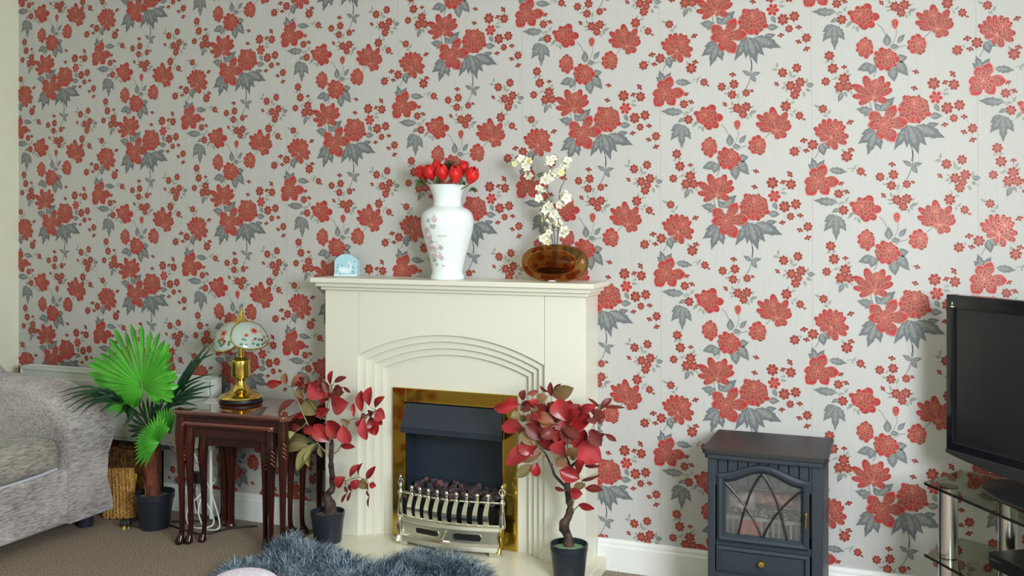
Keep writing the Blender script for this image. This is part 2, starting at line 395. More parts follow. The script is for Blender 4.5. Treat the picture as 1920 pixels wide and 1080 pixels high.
def leafp(ax, ay, bx, by, wd, z=20, ink='ink_leaf', vein=True, serr=False):
    dx, dy = bx-ax, by-ay; L = math.hypot(dx, dy); ux, uy = dx/L, dy/L; px, py = -uy, ux
    prof = [(0, .03), (.12, .28), (.3, .49), (.48, .5), (.66, .38), (.84, .18), (1, 0)]
    if serr: prof = [(0, .05), (.1, .2), (.22, .44), (.30, .36), (.44, .56), (.52, .42), (.68, .42), (.74, .27), (1, 0)]
    up = [(ax+dx*t+px*wd*w_, ay+dy*t+py*wd*w_) for t, w_ in prof]
    dn = [(ax+dx*t-px*wd*w_, ay+dy*t-py*wd*w_) for t, w_ in prof[:-1]][::-1]
    put(up+dn, ink, z)
    if wd > 36: put([(ax+dx*.1+(x-ax-dx*.1)*.62+ux*L*.03, ay+dy*.1+(y-ay-dy*.1)*.62+uy*L*.03) for x, y in up+dn], 'ink_leaf3', z+.5)
    if vein:
        h = max(1.6, wd*.035)
        put([(ax+px*h, ay+py*h), (ax+dx*.86, ay+dy*.86), (ax-px*h, ay-py*h)], 'ink_vein', z+1)
        if wd > 36:
            for t in (.3, .52):
                for sg in (-1, 1):
                    x0, y0 = ax+dx*t, ay+dy*t; x1, y1 = x0+ux*wd*.22+px*sg*wd*.3, y0+uy*wd*.22+py*sg*wd*.3
                    put([(x0-ux*h, y0-uy*h), (x1, y1), (x0+ux*h, y0+uy*h)], 'ink_vein', z+1)
def vine(pts, wd=5, ink='ink_leaf', z=4):
    for (x0, y0), (x1, y1) in zip(pts, pts[1:]):
        L = math.hypot(x1-x0, y1-y0) or 1; px, py = -(y1-y0)/L*wd/2, (x1-x0)/L*wd/2
        put([(x0+px, y0+py), (x1+px, y1+py), (x1-px, y1-py), (x0-px, y0-py)], ink, z)
def multi(base, tips, wd, z=20, ink='ink_leaf'):
    for i, (x, y) in enumerate(tips): leafp(base[0], base[1], x, y, wd*.92, z+i*3, ink, serr=True)

# big blooms
star(285, 325, [(390, 465, 130), (225, 185, 130), (140, 338, 120), (168, 475, 150), (505, 325, 140), (350, 140, 130)], z=120, seed=3)
for q in ((760, 600, 832, 458, 120), (780, 610, 938, 600, 110), (780, 620, 880, 715, 100), (770, 620, 780, 745, 110), (750, 610, 640, 640, 90), (750, 600, 604, 545, 80), (750, 600, 700, 480, 80)):
    petal(q[0], q[1], math.atan2(q[3]-q[1], q[2]-q[0]), math.hypot(q[2]-q[0], q[3]-q[1]), q[4], 'ink_red', 130+int(q[2]) % 7*3, dark=True, n=12)
bloom(760, 600, 128, 116, 8, (735, 575), 6, 160, 5, red=.3)
fan((1530, 750), [(1315, 570, 90, 'r'), (1302, 668, 90, 'r'), (1345, 735, 70, 'r'), (1485, 480, 110, 'r'), (1400, 540, 100, 'b'), (1655, 540, 100, 'r'), (1705, 690, 110, 'r'), (1690, 640, 80, 'b'), (1650, 815, 100, 'r'), (1560, 848, 90, 'r'), (1480, 780, 60, 'b'), (1430, 650, 90, 'b'), (1600, 640, 90, 'b'), (1560, 570, 80, 'u')], [(1490, 600, 58, 62, 8)], 130, 8)
bloom(785, 935, 100, 122, 9, (775, 900), 6, 130, 11, red=.4)
bloom(995, 1065, 142, 135, 10, (1020, 1040), 6, 260, 12, red=.5)
bloom(1325, 915, 112, 116, 9, (1340, 900), 6, 130, 13, red=.5)
fan((870, 1475), [(652, 1330, 100, 'r'), (646, 1450, 80, 'r'), (712, 1538, 80, 'r'), (775, 1235, 110, 'r'), (965, 1240, 100, 'r'), (1040, 1310, 90, 'r'), (1062, 1385, 90, 'r'), (1005, 1520, 90, 'r'), (905, 1520, 70, 'b'), (725, 1370, 90, 'b'), (830, 1290, 90, 'b'), (960, 1345, 80, 'b'), (800, 1500, 60, 'b')], [(895, 1330, 62, 66, 8)], 130, 14)
fan((430, 1890), [(248, 1780, 80, 'r'), (262, 1840, 70, 'r'), (300, 1740, 70, 'r'), (345, 1690, 80, 'r'), (410, 1682, 80, 'r'), (480, 1690, 80, 'r'), (540, 1715, 80, 'r'), (580, 1770, 70, 'r'), (612, 1880, 90, 'r'), (590, 1960, 80, 'r'), (480, 2025, 90, 'r'), (395, 1990, 70, 'r'), (310, 1910, 80, 'r'), (340, 1780, 80, 'b'), (530, 1920, 80, 'b')], [(485, 1805, 92, 92, 10)], 130, 15)
bloom(1285, 1612, 190, 175, 14, (1285, 1540), 6, 150, 16, red=.4)
star(975, 1765, [(825, 1630, 140), (1095, 1560, 130), (808, 1768, 125), (935, 1925, 130), (1082, 1955, 150), (1225, 1745, 150)], z=420, seed=17)
petal(1095, 745, -PI/2, 115, 92, 'ink_red', 100, n=12); petal(1095, 740, -PI/2+.22, 100, 40, 'ink_red', 104); petal(1095, 740, -PI/2-.22, 100, 40, 'ink_brick', 106)
# small blossoms
for x, y, r in ((720,205,44),(495,452,48),(545,625,52),(920,257,48),(1058,228,52),(1038,345,50),(1195,325,44),(1095,497,54),(1197,482,54),
                (1160,565,48),(1640,475,60),(1795,580,46),(1605,98,54),(1765,45,52),(1695,245,56),(1802,205,56),(1742,345,54),(1775,285,44),
                (1490,1338,66),(1700,1355,58),(1628,1605,64),(1755,1577,58),(1695,1715,44),(1890,1830,52),
                (450,1150,56),(565,1262,58),(522,1350,58),(605,1350,52),(375,1288,46),(415,1012,52),(345,1582,46),(240,1963,56),(52,2030,52),(590,2097,60)):
    small(x, y, r, z=60+int((x+y) % 7)*26 % 90)
small(1512, 1487, 70, z=60, n=6, bright=True)
for x, y, r in ((1045,105,42),(1262,292,28),(965,445,36),(770,235,20),(580,415,38),(515,330,34),(1848,615,22),(1545,215,36),(1605,1315,40),(1700,1230,46),
                (1600,1770,40),(1805,1690,40),(1805,1855,40),(1885,1940,44),(1293,1370,40),(1310,1195,38),(567,1125,34),(620,1718,42),(145,1900,44),(175,2012,38),(637,2015,40)):
    small(x, y, r, z=60, n=6, arcs=.55)
# big grey leaves
multi((270, 215), [(178, 145), (215, 70), (348, 92)], 75, 20, 'ink_leaf2')
leafp(395, 200, 585, 215, 78, 24, serr=True); leafp(475, 545, 235, 530, 92, 24, serr=True)
multi((470, 685), [(345, 755), (342, 862), (575, 850), (470, 958)], 95, 20)
leafp(1250, 130, 1148, 70, 50); leafp(1255, 120, 1358, 95, 46); leafp(1252, 130, 1306, 207, 56)
leafp(1015, 925, 1008, 785, 84, 24); leafp(1118, 890, 1197, 796, 54); leafp(1040, 930, 1135, 925, 56)
leafp(1100, 1070, 1222, 1045, 90, 24); leafp(1095, 1080, 1228, 1250, 112, 24); leafp(1060, 1150, 1082, 1308, 108, 27)
leafp(860, 1120, 700, 1172, 96, 24); leafp(860, 1110, 832, 1230, 104, 27)
leafp(860, 1625, 686, 1592, 92, 24, serr=True); leafp(850, 1600, 765, 1678, 50, 27)
leafp(940, 1620, 876, 1530, 66, 24, 'ink_leaf2'); leafp(930, 1620, 1088, 1472, 100, 27, 'ink_leaf2', serr=True)
multi((885, 1840), [(735, 1862), (702, 1968), (940, 2035), (800, 2092)], 106, 20, 'ink_leaf2')
multi((1225, 1780), [(1150, 1890), (1072, 2047), (1205, 2025)], 104, 20, 'ink_leaf2')
multi((1235, 1785), [(1412, 2004), (1330, 2096)], 124, 32, 'ink_leaf2')
leafp(1300, 1790, 1604, 1925, 132, 38, 'ink_leaf2', serr=True); leafp(1400, 1800, 1545, 1770, 66, 36, 'ink_leaf2')
leafp(325, 1950, 355, 2085, 88, 20, 'ink_leaf2'); leafp(340, 1950, 420, 2010, 70, 22, 'ink_leaf2')
# small pale leaves
for q in ((635,190,682,133,20),(630,185,648,218,18),(560,540,602,478,24),(500,545,562,550,26),(500,612,425,652,44),(648,642,584,718,38),(680,690,650,732,22),
          (695,700,716,768,34),(1050,505,985,495,22),(1050,530,1003,548,22),(1045,470,1025,412,28),(1238,550,1322,524,40),(1235,545,1257,608,32),(1205,580,1222,632,26),
          (1245,500,1282,464,22),(1002,338,938,330,24),(1100,392,1116,318,26),(985,292,1002,250,22),(1720,550,1762,503,22),(1700,550,1716,592,24),(1670,420,1650,378,20),
          (1690,440,1752,430,18),(1540,45,1545,-22,28),(1552,62,1478,62,32),(1700,152,1680,58,30),(1710,152,1762,124,30),(1860,232,1890,158,32),(1872,242,1962,230,56),
          (1862,282,1928,306,38),(1832,312,1862,374,36),(1640,250,1588,282,30),(1660,290,1628,308,24),(1610,205,1642,226,22),(1578,1450,1658,1455,34),(1590,1412,1652,1398,22),
          (1498,1558,1545,1642,54),(1448,1685,1578,1688,76),(500,1242,438,1272,24),(590,1212,612,1162,28),(600,1232,642,1214,22),(522,1402,458,1412,30),(545,1408,504,1514,54),
          (560,1402,602,1464,40),(620,1400,652,1432,22),(410,1068,368,1092,22),(430,1082,472,1058,22),(312,1572,248,1530,28),(396,1642,426,1588,28),(392,1662,344,1650,28),
          (120,2012,100,1968,18),(562,2062,534,2008,28),(1260,1195,1285,1195,10)):
    leafp(*q[:5], 12, 'ink_small' if q[4] < 42 else 'ink_leaf', vein=q[4] > 20)
# stems
for pts, wd in (([(580,190),(620,172),(670,180)],5),([(440,500),(480,545),(515,580)],7),([(520,370),(560,500),(600,540)],4),([(450,395),(520,430)],4),
                ([(1045,110),(1050,180),(1040,300)],4),([(1085,360),(1102,440)],4),([(1110,430),(1150,375),(1180,340)],4),([(1108,610),(1108,640)],4),
                ([(1252,-40),(1260,40),(1252,120),(1225,210),(1183,292)],9),([(1228,1950),(1262,2040),(1270,2100),(1255,2170)],10),
                ([(1110,745),(1104,820),(1062,915)],5),([(912,682),(955,720),(998,800)],7),([(1085,975),(1135,938),(1205,918)],7),([(1405,835),(1468,768)],7),
                ([(900,1185),(868,1255)],8),([(828,1518),(836,1560),(852,1610)],8),([(1235,1193),(1290,1196)],4),([(1740,395),(1690,445)],4),([(1660,520),(1740,548)],4),
                ([(1640,120),(1695,180)],4),([(1720,80),(1700,170)],4),([(1497,1400),(1500,1430)],4),([(1735,1640),(1800,1690),(1855,1780)],4),([(1620,1740),(1625,1700)],4),
                ([(1600,1330),(1625,1400),(1560,1440)],4),([(465,1200),(520,1245)],4),([(420,1275),(500,1250)],4),([(567,1160),(570,1210)],4),([(413,1060),(432,1110)],4),
                ([(378,1612),(398,1690)],4),([(560,1772),(602,1740)],4),([(335,1965),(262,2110)],7),([(590,2000),(560,1980)],4),([(1885,1870),(1880,1920)],4)):
    vine(pts, wd, 'ink_leaf' if wd > 4 else 'ink_small')

# how the printed sheet repeats, and how the hung drops lie on the wall (measured: paper stretches a little)
def poly(cs, a, b_, n):
    k = 0; s_ = 0.; pa = 1.
    for i in range(n+1):
        pb = pa
        for j in range(n+1-i):
            s_ += cs[k]*pb; pb *= b_; k += 1
        pa *= a
    return s_
CU = [5.99001, -0.00357, 0.00129, -2e-05, 0.56476, -7e-05, 0.00047, -0.01493, -3e-05, 0.00083]
CV = [0.66615, 0.5209, -0.00073, 0.00045, 0.00907, -0.01472, 1e-05, -0.00076, 0.00078, 2e-05]
CX = [-1.61799, 0.00755, 0.00265, -4e-05, -3e-05, 2.14986, -0.00721, -0.02367, 0.00049, -0.0005, -0.00033, -0.00423, -0.0536, 0.00074, -0.00928]
CZ = [1.281, -1.3107, 0.00167, 0.01462, -0.00031, 0.00143, 0.00391, -0.00048, 0.00259, -0.00638, 0.03329, -0.00053, -0.00123, 0.00578, -7e-05]
def repeat_uv(x, y):
    a, b_ = (x-960)/960, (y-1080)/1080
    return poly(CU, a, b_, 3), poly(CV, a, b_, 3)
def hang(U, V):
    u, v = (U-4)/4, (V-1)/2
    return poly(CX, u, v, 4), poly(CZ, u, v, 4)
cell = [([repeat_uv(x, y) for x, y in pts], ink, z) for pts, ink, z in shapes]
b = MB()
b.box((XL-.1, 0, 0), (XR+.1, .12, ZC), 'paper_ground')
for n in range(-1, 11):
    for m_ in range(-2, 4):
        du = n-6; dv = m_+(.5 if du % 2 else 0)
        x, z = hang(6+du, .7+dv)
        if x < XL-.5 or x > XR+.4 or z < -.45 or z > ZC+.45: continue
        for pts, ink, lay in cell:
            q = [hang(U+du, V+dv) for U, V in pts]
            xm = sum(p[0] for p in q)/len(q); zm = sum(p[1] for p in q)/len(q)
            if XL-.02 < xm < XR and .04 < zm < ZC:
                y = -.0003-lay*7e-6
                b.face([(px, y, pz) for px, pz in q][::-1], ink)
for n in range(0, 10):                                   # paper joints
    u = 5.55+(n-5)
    pts = [hang(u, v/4) for v in range(-3, 13)]
    for (x0, z0), (x1, z1) in zip(pts, pts[1:]):
        z0, z1 = min(z0, ZC), max(z1, .1)
        if z0 > z1: b.face([(x0, -.0002, z0), (x0+.0014, -.0002, z0), (x1+.0014, -.0002, z1), (x1, -.0002, z1)], 'ink_seam')
struct(b.build('wall_back', recalc=False))

# skirting boards
def skirting(name, x0, x1):
    b = MB(); b.prism([(0, 0), (-.016, 0), (-.016, .088), (-.012, .094), (-.012, .104), (-.006, .112), (0, .114)], 'x', x0, x1, 'gloss_white')
    return struct(b.build(name))
skirting('baseboard_back_1', XL, -2.145); skirting('baseboard_back_2', -1.022, XR)

# ================================================================ fireplace surround
XC = -1.566
fs = thing('fireplace_surround', (XC, 0, .05), 'cream painted fireplace surround with stepped arch and mantel shelf', 'fireplace')
X0, X1, FY = -2.103, -1.023, -.155
TOP = 1.012
b = MB(); b.box((X0, FY, .05), (XC-.3875, FY+.018, TOP), 'cream'); b.build('pilaster', fs, bevel=.0015)
b = MB(); b.box((XC+.3875, FY, .05), (X1, FY+.018, TOP), 'cream'); b.build('pilaster', fs, bevel=.0015)
hw, sp, ap = .386, .760, .852
b = MB(); b.prism([(XC+hw, TOP), (XC-hw, TOP)]+arc(XC-hw, sp, XC+hw, sp, ap), 'y', FY, FY+.018, 'cream')
b.build('frieze_panel', fs, bevel=.0015)
for k in range(1, 4):
    h0, h1 = hw-.027*(k-1)+.012, hw-.027*k
    s1, a1 = sp-.018*k, ap-.027*k
    out = [(XC+h0, .05), (XC+h0, sp+.03-.018*k+.01), (XC+h0*.55, ap+.03-.027*k+.02), (XC-h0*.55, ap+.03-.027*k+.02), (XC-h0, sp+.03-.018*k+.01), (XC-h0, .05)]
    inn = [(XC-h1, .05)]+arc(XC-h1, s1, XC+h1, s1, a1)+[(XC+h1, .05)]
    b = MB(); b.prism(out+inn, 'y', FY+.018*k, FY+.018*(k+1), 'cream'); b.build('arch_moulding', fs, bevel=.002)
# inner panel with the opening for the fire
fy = FY+.072; h = hw-.027*3+.012
ox0, ox1, oz1 = -1.80, -1.345, .60
b = MB()
b.box((XC-h, fy, .05), (ox0, fy+.015, .80), 'cream'); b.box((ox1, fy, .05), (XC+h, fy+.015, .80), 'cream'); b.box((ox0, fy, oz1), (ox1, fy+.015, .80), 'cream')
b.build('inner_panel', fs)
for x0, x1 in ((X0+.0005, X0+.018), (X1-.018, X1-.0005)):
    b = MB(); b.box((x0, FY+.0185, .05), (x1, -.001, TOP), 'cream'); b.build('side_panel', fs)
b = MB(); b.box((X0+.002, FY+.0185, .985), (X1-.002, -.006, TOP-.002), 'cream'); b.build('top_board', fs)
def slab(name, y, x0, x1, z0, z1, bev): b = MB(); b.box((x0, y, z0), (x1, -.006, z1), 'cream'); return b.build(name, fs, bevel=bev)
slab('cornice_moulding', -.170, X0-.013, X1+.013, TOP, 1.026, .004)
slab('cornice_moulding', -.190, X0-.024, X1+.026, 1.026, 1.043, .003)
slab('mantel_shelf', -.212, -2.139, -.978, 1.043, 1.062, .0025)
b = MB(); b.box((-2.142, -.42, 0), (-.985, -.001, .05), 'hearth')
tag(b.build('hearth_slab', bevel=.003), 'cream polished hearth slab under the fireplace and its brass fire', 'hearth')

# ================================================================ electric fire
ef = thing('electric_fire', (XC, -.1, .05), 'inset electric fire with brass trim, dark blue hood and coals', 'electric fire')
tx0, tx1, tz1 = -1.835, -1.308, .632
ix0, ix1, iz1 = -1.776, -1.366, .580
b = MB()
y0, y1 = fy-.010, fy-.0005
for bx in (((tx0, y0, .0505), (ix0, y1, tz1)), ((ix1, y0, .0505), (tx1, y1, tz1)), ((ix0, y0, iz1), (ix1, y1, tz1))): b.box(*bx, 'brass_sat')
b.build('brass_trim', ef, bevel=.002)
b = MB()
by = -.008
b.face([(ix0, by, .06), (ix1, by, .06), (ix1, by, iz1), (ix0, by, iz1)], 'navy')
b.face([(ix0, y1, .06), (ix0, by, .06), (ix0, by, iz1), (ix0, y1, iz1)], 'navy'); b.face([(ix1, by, .06), (ix1, y1, .06), (ix1, y1, iz1), (ix1, by, iz1)], 'navy')
b.face([(ix0, y1, .06), (ix1, y1, .06), (ix1, by, .06), (ix0, by, .06)], 'navy'); b.face([(ix0, y1, iz1), (ix1, y1, iz1), (ix1, by, iz1), (ix0, by, iz1)], 'navy')
b.build('firebox', ef, recalc=False)
# thin bright fillet round the opening
b = MB()
for bx in (((ix0-.004, y0-.003, .06), (ix0, y0, iz1)), ((ix1, y0-.003, .06), (ix1+.004, y0, iz1)), ((ix0-.004, y0-.003, iz1), (ix1+.004, y0, iz1+.004))): b.box(*bx, 'brass')
b.build('fillet', ef)
# hood
hb = MB(); t = .002
A = [(-1.772, y0, .572), (-1.370, y0, .572), (-1.340, -.175, .478), (-1.762, -.175, .478)]
A = [(-1.772, y0-.002, .574), (-1.368, y0-.002, .574), (-1.346, -.160, .493), (-1.762, -.160, .493)]
hb.face(A, 'navyhood')
hb.face([A[3], A[2], (A[2][0], A[2][1]+.002, A[2][2]-.020), (A[3][0], A[3][1]+.002, A[3][2]-.020)], 'navyhood')
hb.face([A[0], A[3], (A[3][0], A[3][1]+.002, A[3][2]-.020), (A[0][0], y0-.002, .46)], 'navyhood')
hb.face([A[2], A[1], (A[1][0], y0-.002, .46), (A[2][0], A[2][1]+.002, A[2][2]-.020)], 'navyhood')
hb.build('hood', ef, solid=.003)
# coals
R = random.Random(5)
def lump(b, c, r, name, rnd, sq=.8, n=1):
    bm = bmesh.new(); bmesh.ops.create_icosphere(bm, subdivisions=n, radius=1)
    off = Vector((rnd.uniform(-50, 50), rnd.uniform(-50, 50), 0)); rot = Matrix.Rotation(rnd.uniform(0, 6), 3, Vector((rnd.random(), rnd.random(), rnd.random()+.1)).normalized())
    vs = []
    for v in bm.verts:
        k = 1+.55*noise.noise(v.co*1.6+off)
        p = rot @ (v.co*k); vs.append((c[0]+p.x*r, c[1]+p.y*r, c[2]+p.z*r*sq))
    b.add(vs, [[v.index for v in f.verts] for f in bm.faces], name); bm.free()
b = MB()
b.box((ix0+.004, -.125, .07), (ix1-.004, -.012, .212), 'black')
for i in range(260):
    x = R.uniform(ix0+.02, ix1-.02); y = R.uniform(-.135, -.02)
    lump(b, (x, y, .212+R.uniform(0, .026)+(.135+y)*.25), R.uniform(.008, .015), 'ember' if R.random() < .45 else 'ash', R, .8, 2 if i % 2 else 1)
tag(b.build('coal_bed', ef), kind='stuff')
# fret: the bowed nickel grate in front
fr = MB()
fx0, fx1 = -1.762, -1.342
def bow(t, base=-.150, amt=.035): return base-amt*math.sin(PI*t)
def bowpts(z, base, amt, n=16): return [(fx0+(fx1-fx0)*i/n, bow(i/n, base, amt), z) for i in range(n+1)]
def wall_strip(b, z0, z1, base0, base1, amt, name, x0=0., x1=1., n=20, th=.004, holes=None):
    for i in range(n):
        t0, t1 = x0+(x1-x0)*i/n, x0+(x1-x0)*(i+1)/n
        xa, xb = fx0+(fx1-fx0)*t0, fx0+(fx1-fx0)*t1
        b.face([(xa, bow(t0, base0, amt), z0), (xb, bow(t1, base0, amt), z0), (xb, bow(t1, base1, amt), z1), (xa, bow(t0, base1, amt), z1)], name)
fret = MB()
wall_strip(fret, .066, .082, -.172, -.168, .034, 'nickel'); wall_strip(fret, .082, .092, -.168, -.156, .034, 'chrome')
wall_strip(fret, .092, .136, -.156, -.154, .034, 'nickel'); wall_strip(fret, .136, .142, -.154, -.166, .034, 'chrome')
wall_strip(fret, .142, .152, -.166, -.164, .034, 'nickel'); wall_strip(fret, .152, .156, -.164, -.150, .034, 'chrome')
fo = fret.build('fret', ef, solid=.004)
for xa, xb in ((.0, .10), (.42, .58), (.90, 1.0)):
    b = MB(); wall_strip(b, .0515, .067, -.172, -.171, .034, 'nickel', xa, xb, 4); b.build('fret_foot', fo, solid=.005)
def slot(t0, t1):
    b = MB(); n = 14; pts = []
    x0, x1 = fx0+(fx1-fx0)*t0, fx0+(fx1-fx0)*t1; r = .0115; zc = .113
    out = []
    for k in range(13): a = PI/2+PI*k/12; out.append((x0+r+r*math.cos(a), zc+r*math.sin(a)))
    for k in range(13): a = -PI/2+PI*k/12; out.append((x1-r+r*math.cos(a), zc+r*math.sin(a)))
    rim = []
    def P3(x, z, d): t_ = (x-fx0)/(fx1-fx0); return (x, bow(t_, -.155, .034)-d, z)
    m_ = len(out)
    b2 = MB(); b2.tube([P3(x, z, .003) for x, z in out+out[:1]], .0018, 'chrome', 5, cap=False); b2.build('slot_rim', fo, smooth=True)
    # dark plate: strips following the bow
    N = 12
    top = [(x0+.003+(x1-x0-.006)*i/N) for i in range(N+1)]
    for xa, xb in zip(top, top[1:]):
        def hh(x):
            if x < x0+r: q = x0+r-x
            elif x > x1-r: q = x-(x1-r)
            else: q = 0
            return math.sqrt(max(0, r*r-q*q))
        b.face([P3(xa, zc-hh(xa), .0030), P3(xb, zc-hh(xb), .0030), P3(xb, zc+hh(xb), .0030), P3(xa, zc+hh(xa), .0030)], 'rubber')
    b.build('air_slot', fo)
slot(.17, .42); slot(.56, .82)
b = MB()
t_ = .465; x = fx0+(fx1-fx0)*t_
b.tube([(x-.006, bow(t_, -.160, .034), .098), (x+.010, bow(t_, -.160, .034)-.004, .126)], [.006, .004], 'chrome', 8); b.build('badge', fo, smooth=True)
b = MB(); b.tube(bowpts(.240, -.140, .034), .0052, 'chrome', 8); b.build('top_rail', fo, smooth=True)
b = MB(); b.tube(bowpts(.160, -.160, .034), .0052, 'chrome', 8); b.build('bottom_rail', fo, smooth=True)
for i in range(9):
    t = .125+i*.0935; x = fx0+(fx1-fx0)*t; yb = bow(t, -.150, .034)
    b = MB()
    pts = []; prof = []
    for k in range(9):
        s_ = k/8; z = .160+.082*s_; y = yb-.006-.020*math.sin(PI*(1-s_)*.9)-.006*(1-s_)
        pts.append((x, y, z)); prof.append(.0115-.0035*s_)
    # flat curved blade
    for (p, w0), (q, w1) in zip(zip(pts, prof), zip(pts[1:], prof[1:])):
        for dy0, dy1 in ((0, 0),):
            v = [(p[0]-w0, p[1], p[2]), (p[0]+w0, p[1], p[2]), (q[0]+w1, q[1], q[2]), (q[0]-w1, q[1], q[2])]
            v2 = [(a, c+.006, d) for a, c, d in v]
            b.add(v+v2, [(0,1,2,3), (4,7,6,5), (0,4,5,1), (2,6,7,3), (1,5,6,2), (3,7,4,0)], 'chrome')
    b.lathe([(.0, .262), (.0065, .267), (.0088, .275), (.0065, .283), (.0, .286)], (x, yb-.004, -.008), 'chrome', 10)
    b.lathe([(.004, .245), (.0072, .250), (.0050, .256), (.0062, .262), (.003, .264)], (x, yb-.004, -.006), 'chrome', 10)
    b.build('bar', fo, smooth=True)
for t, nm in ((0, 'l'), (1, 'r')):
    x = fx0+(fx1-fx0)*t; y = -.158
    b = MB()
    m_ = 'chrome' if t == 0 else 'chrome'
    b.lathe([(.010, .152), (.013, .158), (.013, .170), (.009, .200), (.007, .235), (.012, .242), (.012, .248), (.006, .254), (.004, .262), (.008, .268), (.003, .274), (.003, .296), (.006, .300), (.005, .308), (0, .312)], (x, y, 0), m_, 14)
    b.tube([(x+.011*math.cos(a*PI/6), y, .284+.012*math.sin(a*PI/6)) for a in range(13)], .0025, m_, 6, cap=False)
    b.build('post', fo, smooth=True)
    b = MB(); b.tube([(x, y-.004, .150), (x-.004, y-.012, .12), (x-.002, y-.008, .09), (x-.006, y-.022, .062)], [.007, .010, .007, .010], 'chrome' if t == 0 else 'brass', 10)
    b.build('claw_leg', fo, smooth=True)

# ================================================================ things on the mantel
MZ = 1.0625
# arched blue trinket box with a swan in relief
c = P(652, 517, -.07); W2 = .049; dpt = .016
tb = MB()
prof = [(-W2, 0), (W2, 0), (W2, .060)]+[(x, z) for x, z in arc(W2, .060, -W2, .060, .090, 14)][1:]+[]
T = Matrix.Translation((c.x, -.075, MZ)) @ Matrix.Rotation(math.radians(8), 4, 'Z')
tb.prism(prof, 'y', -dpt, dpt, 'trinket', T)
o = tb.build('trinket_plaque', bevel=.002)
tag(o, 'small arched pale blue china plaque with white swan on mantel', 'ornament')
def rel(pts, name, nm, dy=.0012): 
    q = MB(); q.prism(pts, 'y', -dpt-dy, -dpt+.0005, nm, T); r_ = q.build(name, o); return r_
rel([(-.022, .016), (.012, .012), (.024, .022), (.026, .034), (.016, .030), (.008, .036), (0, .033), (-.008, .040), (-.014, .034), (-.026, .038), (-.030, .028)], 'swan_relief', 'trinketwhite')
q = MB(); q.tube([T @ Vector(p) for p in ((.018, -dpt-.001, .028), (.024, -dpt-.002, .044), (.016, -dpt-.002, .056), (.008, -dpt-.002, .052), (.004, -dpt-.002, .044))], [.005, .004, .0035, .004, .002], 'trinketwhite', 8); q.build('swan_neck', o, smooth=True)
q = MB(); RR = random.Random(3)
for x, z in ((-.032, .047), (-.034, .036), (-.036, .022), (-.040, .010), (-.024, .008), (.030, .040), (.034, .034), (.036, .018), (.030, .020), (.040, .060), (.036, .012), (-.014, .044)):
    q.lathe([(0, -.002), (.0026, 0), (0, .002)], T @ Vector((x, -dpt-.001, z)), 'navyline', 6)
q.build('flower_dots', o)['kind'] = 'stuff'
rel([(-.049, .001), (.049, .001), (.049, .010), (.02, .007), (-.02, .006), (-.049, .012)], 'water_relief', 'trinketwhite', .0006)

# porcelain vase
vc = Vector((P(839, 520, -.115).x, -.115, MZ)); K = .00203          # metres per photo pixel at the vase
prof = [(0, 0), (31, 0), (32, 3), (31, 9), (29, 14), (31, 30), (36, 52), (42, 74), (47, 94), (49.5, 110), (49, 124), (44, 136), (35, 143), (28, 147), (26.5, 153), (26.5, 161), (29.5, 174), (35.5, 188), (37.5, 190), (36, 189), (29, 176), (25, 163), (24.5, 150), (0, 140)]
def smoothprof(pr, n=4):
    out = []
    for i in range(len(pr)-1):
        p0, p1, p2, p3 = pr[max(i-1, 0)], pr[i], pr[i+1], pr[min(i+2, len(pr)-1)]
        for k in range(n):
            t = k/n
            out.append(tuple(.5*((2*p1[j])+(-p0[j]+p2[j])*t+(2*p0[j]-5*p1[j]+4*p2[j]-p3[j])*t*t+(-p0[j]+3*p1[j]-3*p2[j]+p3[j])*t**3) for j in (0, 1)))
    out.append(pr[-1]); return out
core = smoothprof(prof[2:18], 4)
vp = [(max(r, 0)*K, z*K*.93) for r, z in prof[:2]+core+prof[18:]]
vb = MB(); vb.lathe(vp, vc, 'porcelain', 48)
vo = vb.build('flower_vase', smooth=True); tag(vo, 'tall white porcelain vase with faint pink rose print, full of red tulips', 'vase')
def vr(z):
    z_ = z/(K*.93)
    for (r0, a), (r1, b_) in zip(core, core[1:]):
        if a <= z_ <= b_: return (r0+(r1-r0)*(z_-a)/(b_-a))*K
    return 30*K
VA = math.atan2(CAM_Y-vc.y, 0-vc.x)
def vprint(name, blobs):
    q = MB()
    for px, pz, r, ink, asp, lay in blobs:
        pts = []
        for k in range(12):
            a = 2*PI*k/12; x = px+r*math.cos(a)*asp*(1+.22*math.cos(3*a+px)); z = pz+r*math.sin(a)*(1+.2*math.sin(4*a+pz))
            zz = z*K*.93; R_ = vr(zz)+.0005+lay*.00012
            an = VA+math.asin(max(-.97, min(.97, x*K/R_)))
            pts.append((vc.x+R_*math.cos(an), vc.y+R_*math.sin(an), MZ+zz))
        q.face(pts, ink)
    q.build(name, vo)
vprint('rose_print', [(-30, 128, 7, 'print_pink', 1, 0), (-24, 120, 6, 'print_rose', .8, 1), (-35, 118, 5, 'print_grey', .6, 0), (-27, 106, 5, 'print_grey', 1.2, 0), (-38, 98, 6, 'print_rose', .7, 0), (-36, 88, 9, 'print_pink', .8, 0),
    (-30, 76, 4, 'print_grey', 1, 1), (-33, 82, 5, 'print_rose', .8, 1), (-26, 66, 11, 'print_pink', 1, 0), (-27, 62, 6, 'print_rose', 1, 1), (-12, 64, 5, 'print_grey', .8, 1), (-18, 50, 7, 'print_pink', 1, 0), (-25, 48, 5, 'print_rose', 1, 1),
    (-11, 44, 5, 'print_rose', .8, 1), (-24, 40, 5, 'print_grey', .8, 1), (-20, 30, 4, 'print_grey', .6, 0), (-8, 28, 2, 'print_grey', 1, 0), (-18, 88, 1.6, 'print_grey', .5, 0), (-14, 87, 3, 'print_grey', .35, 0), (-10, 87, 2.6, 'print_grey', .3, 0), (-6, 87, 2.6, 'print_grey', .5, 0), (-2, 88, 2, 'print_grey', .4, 0)])

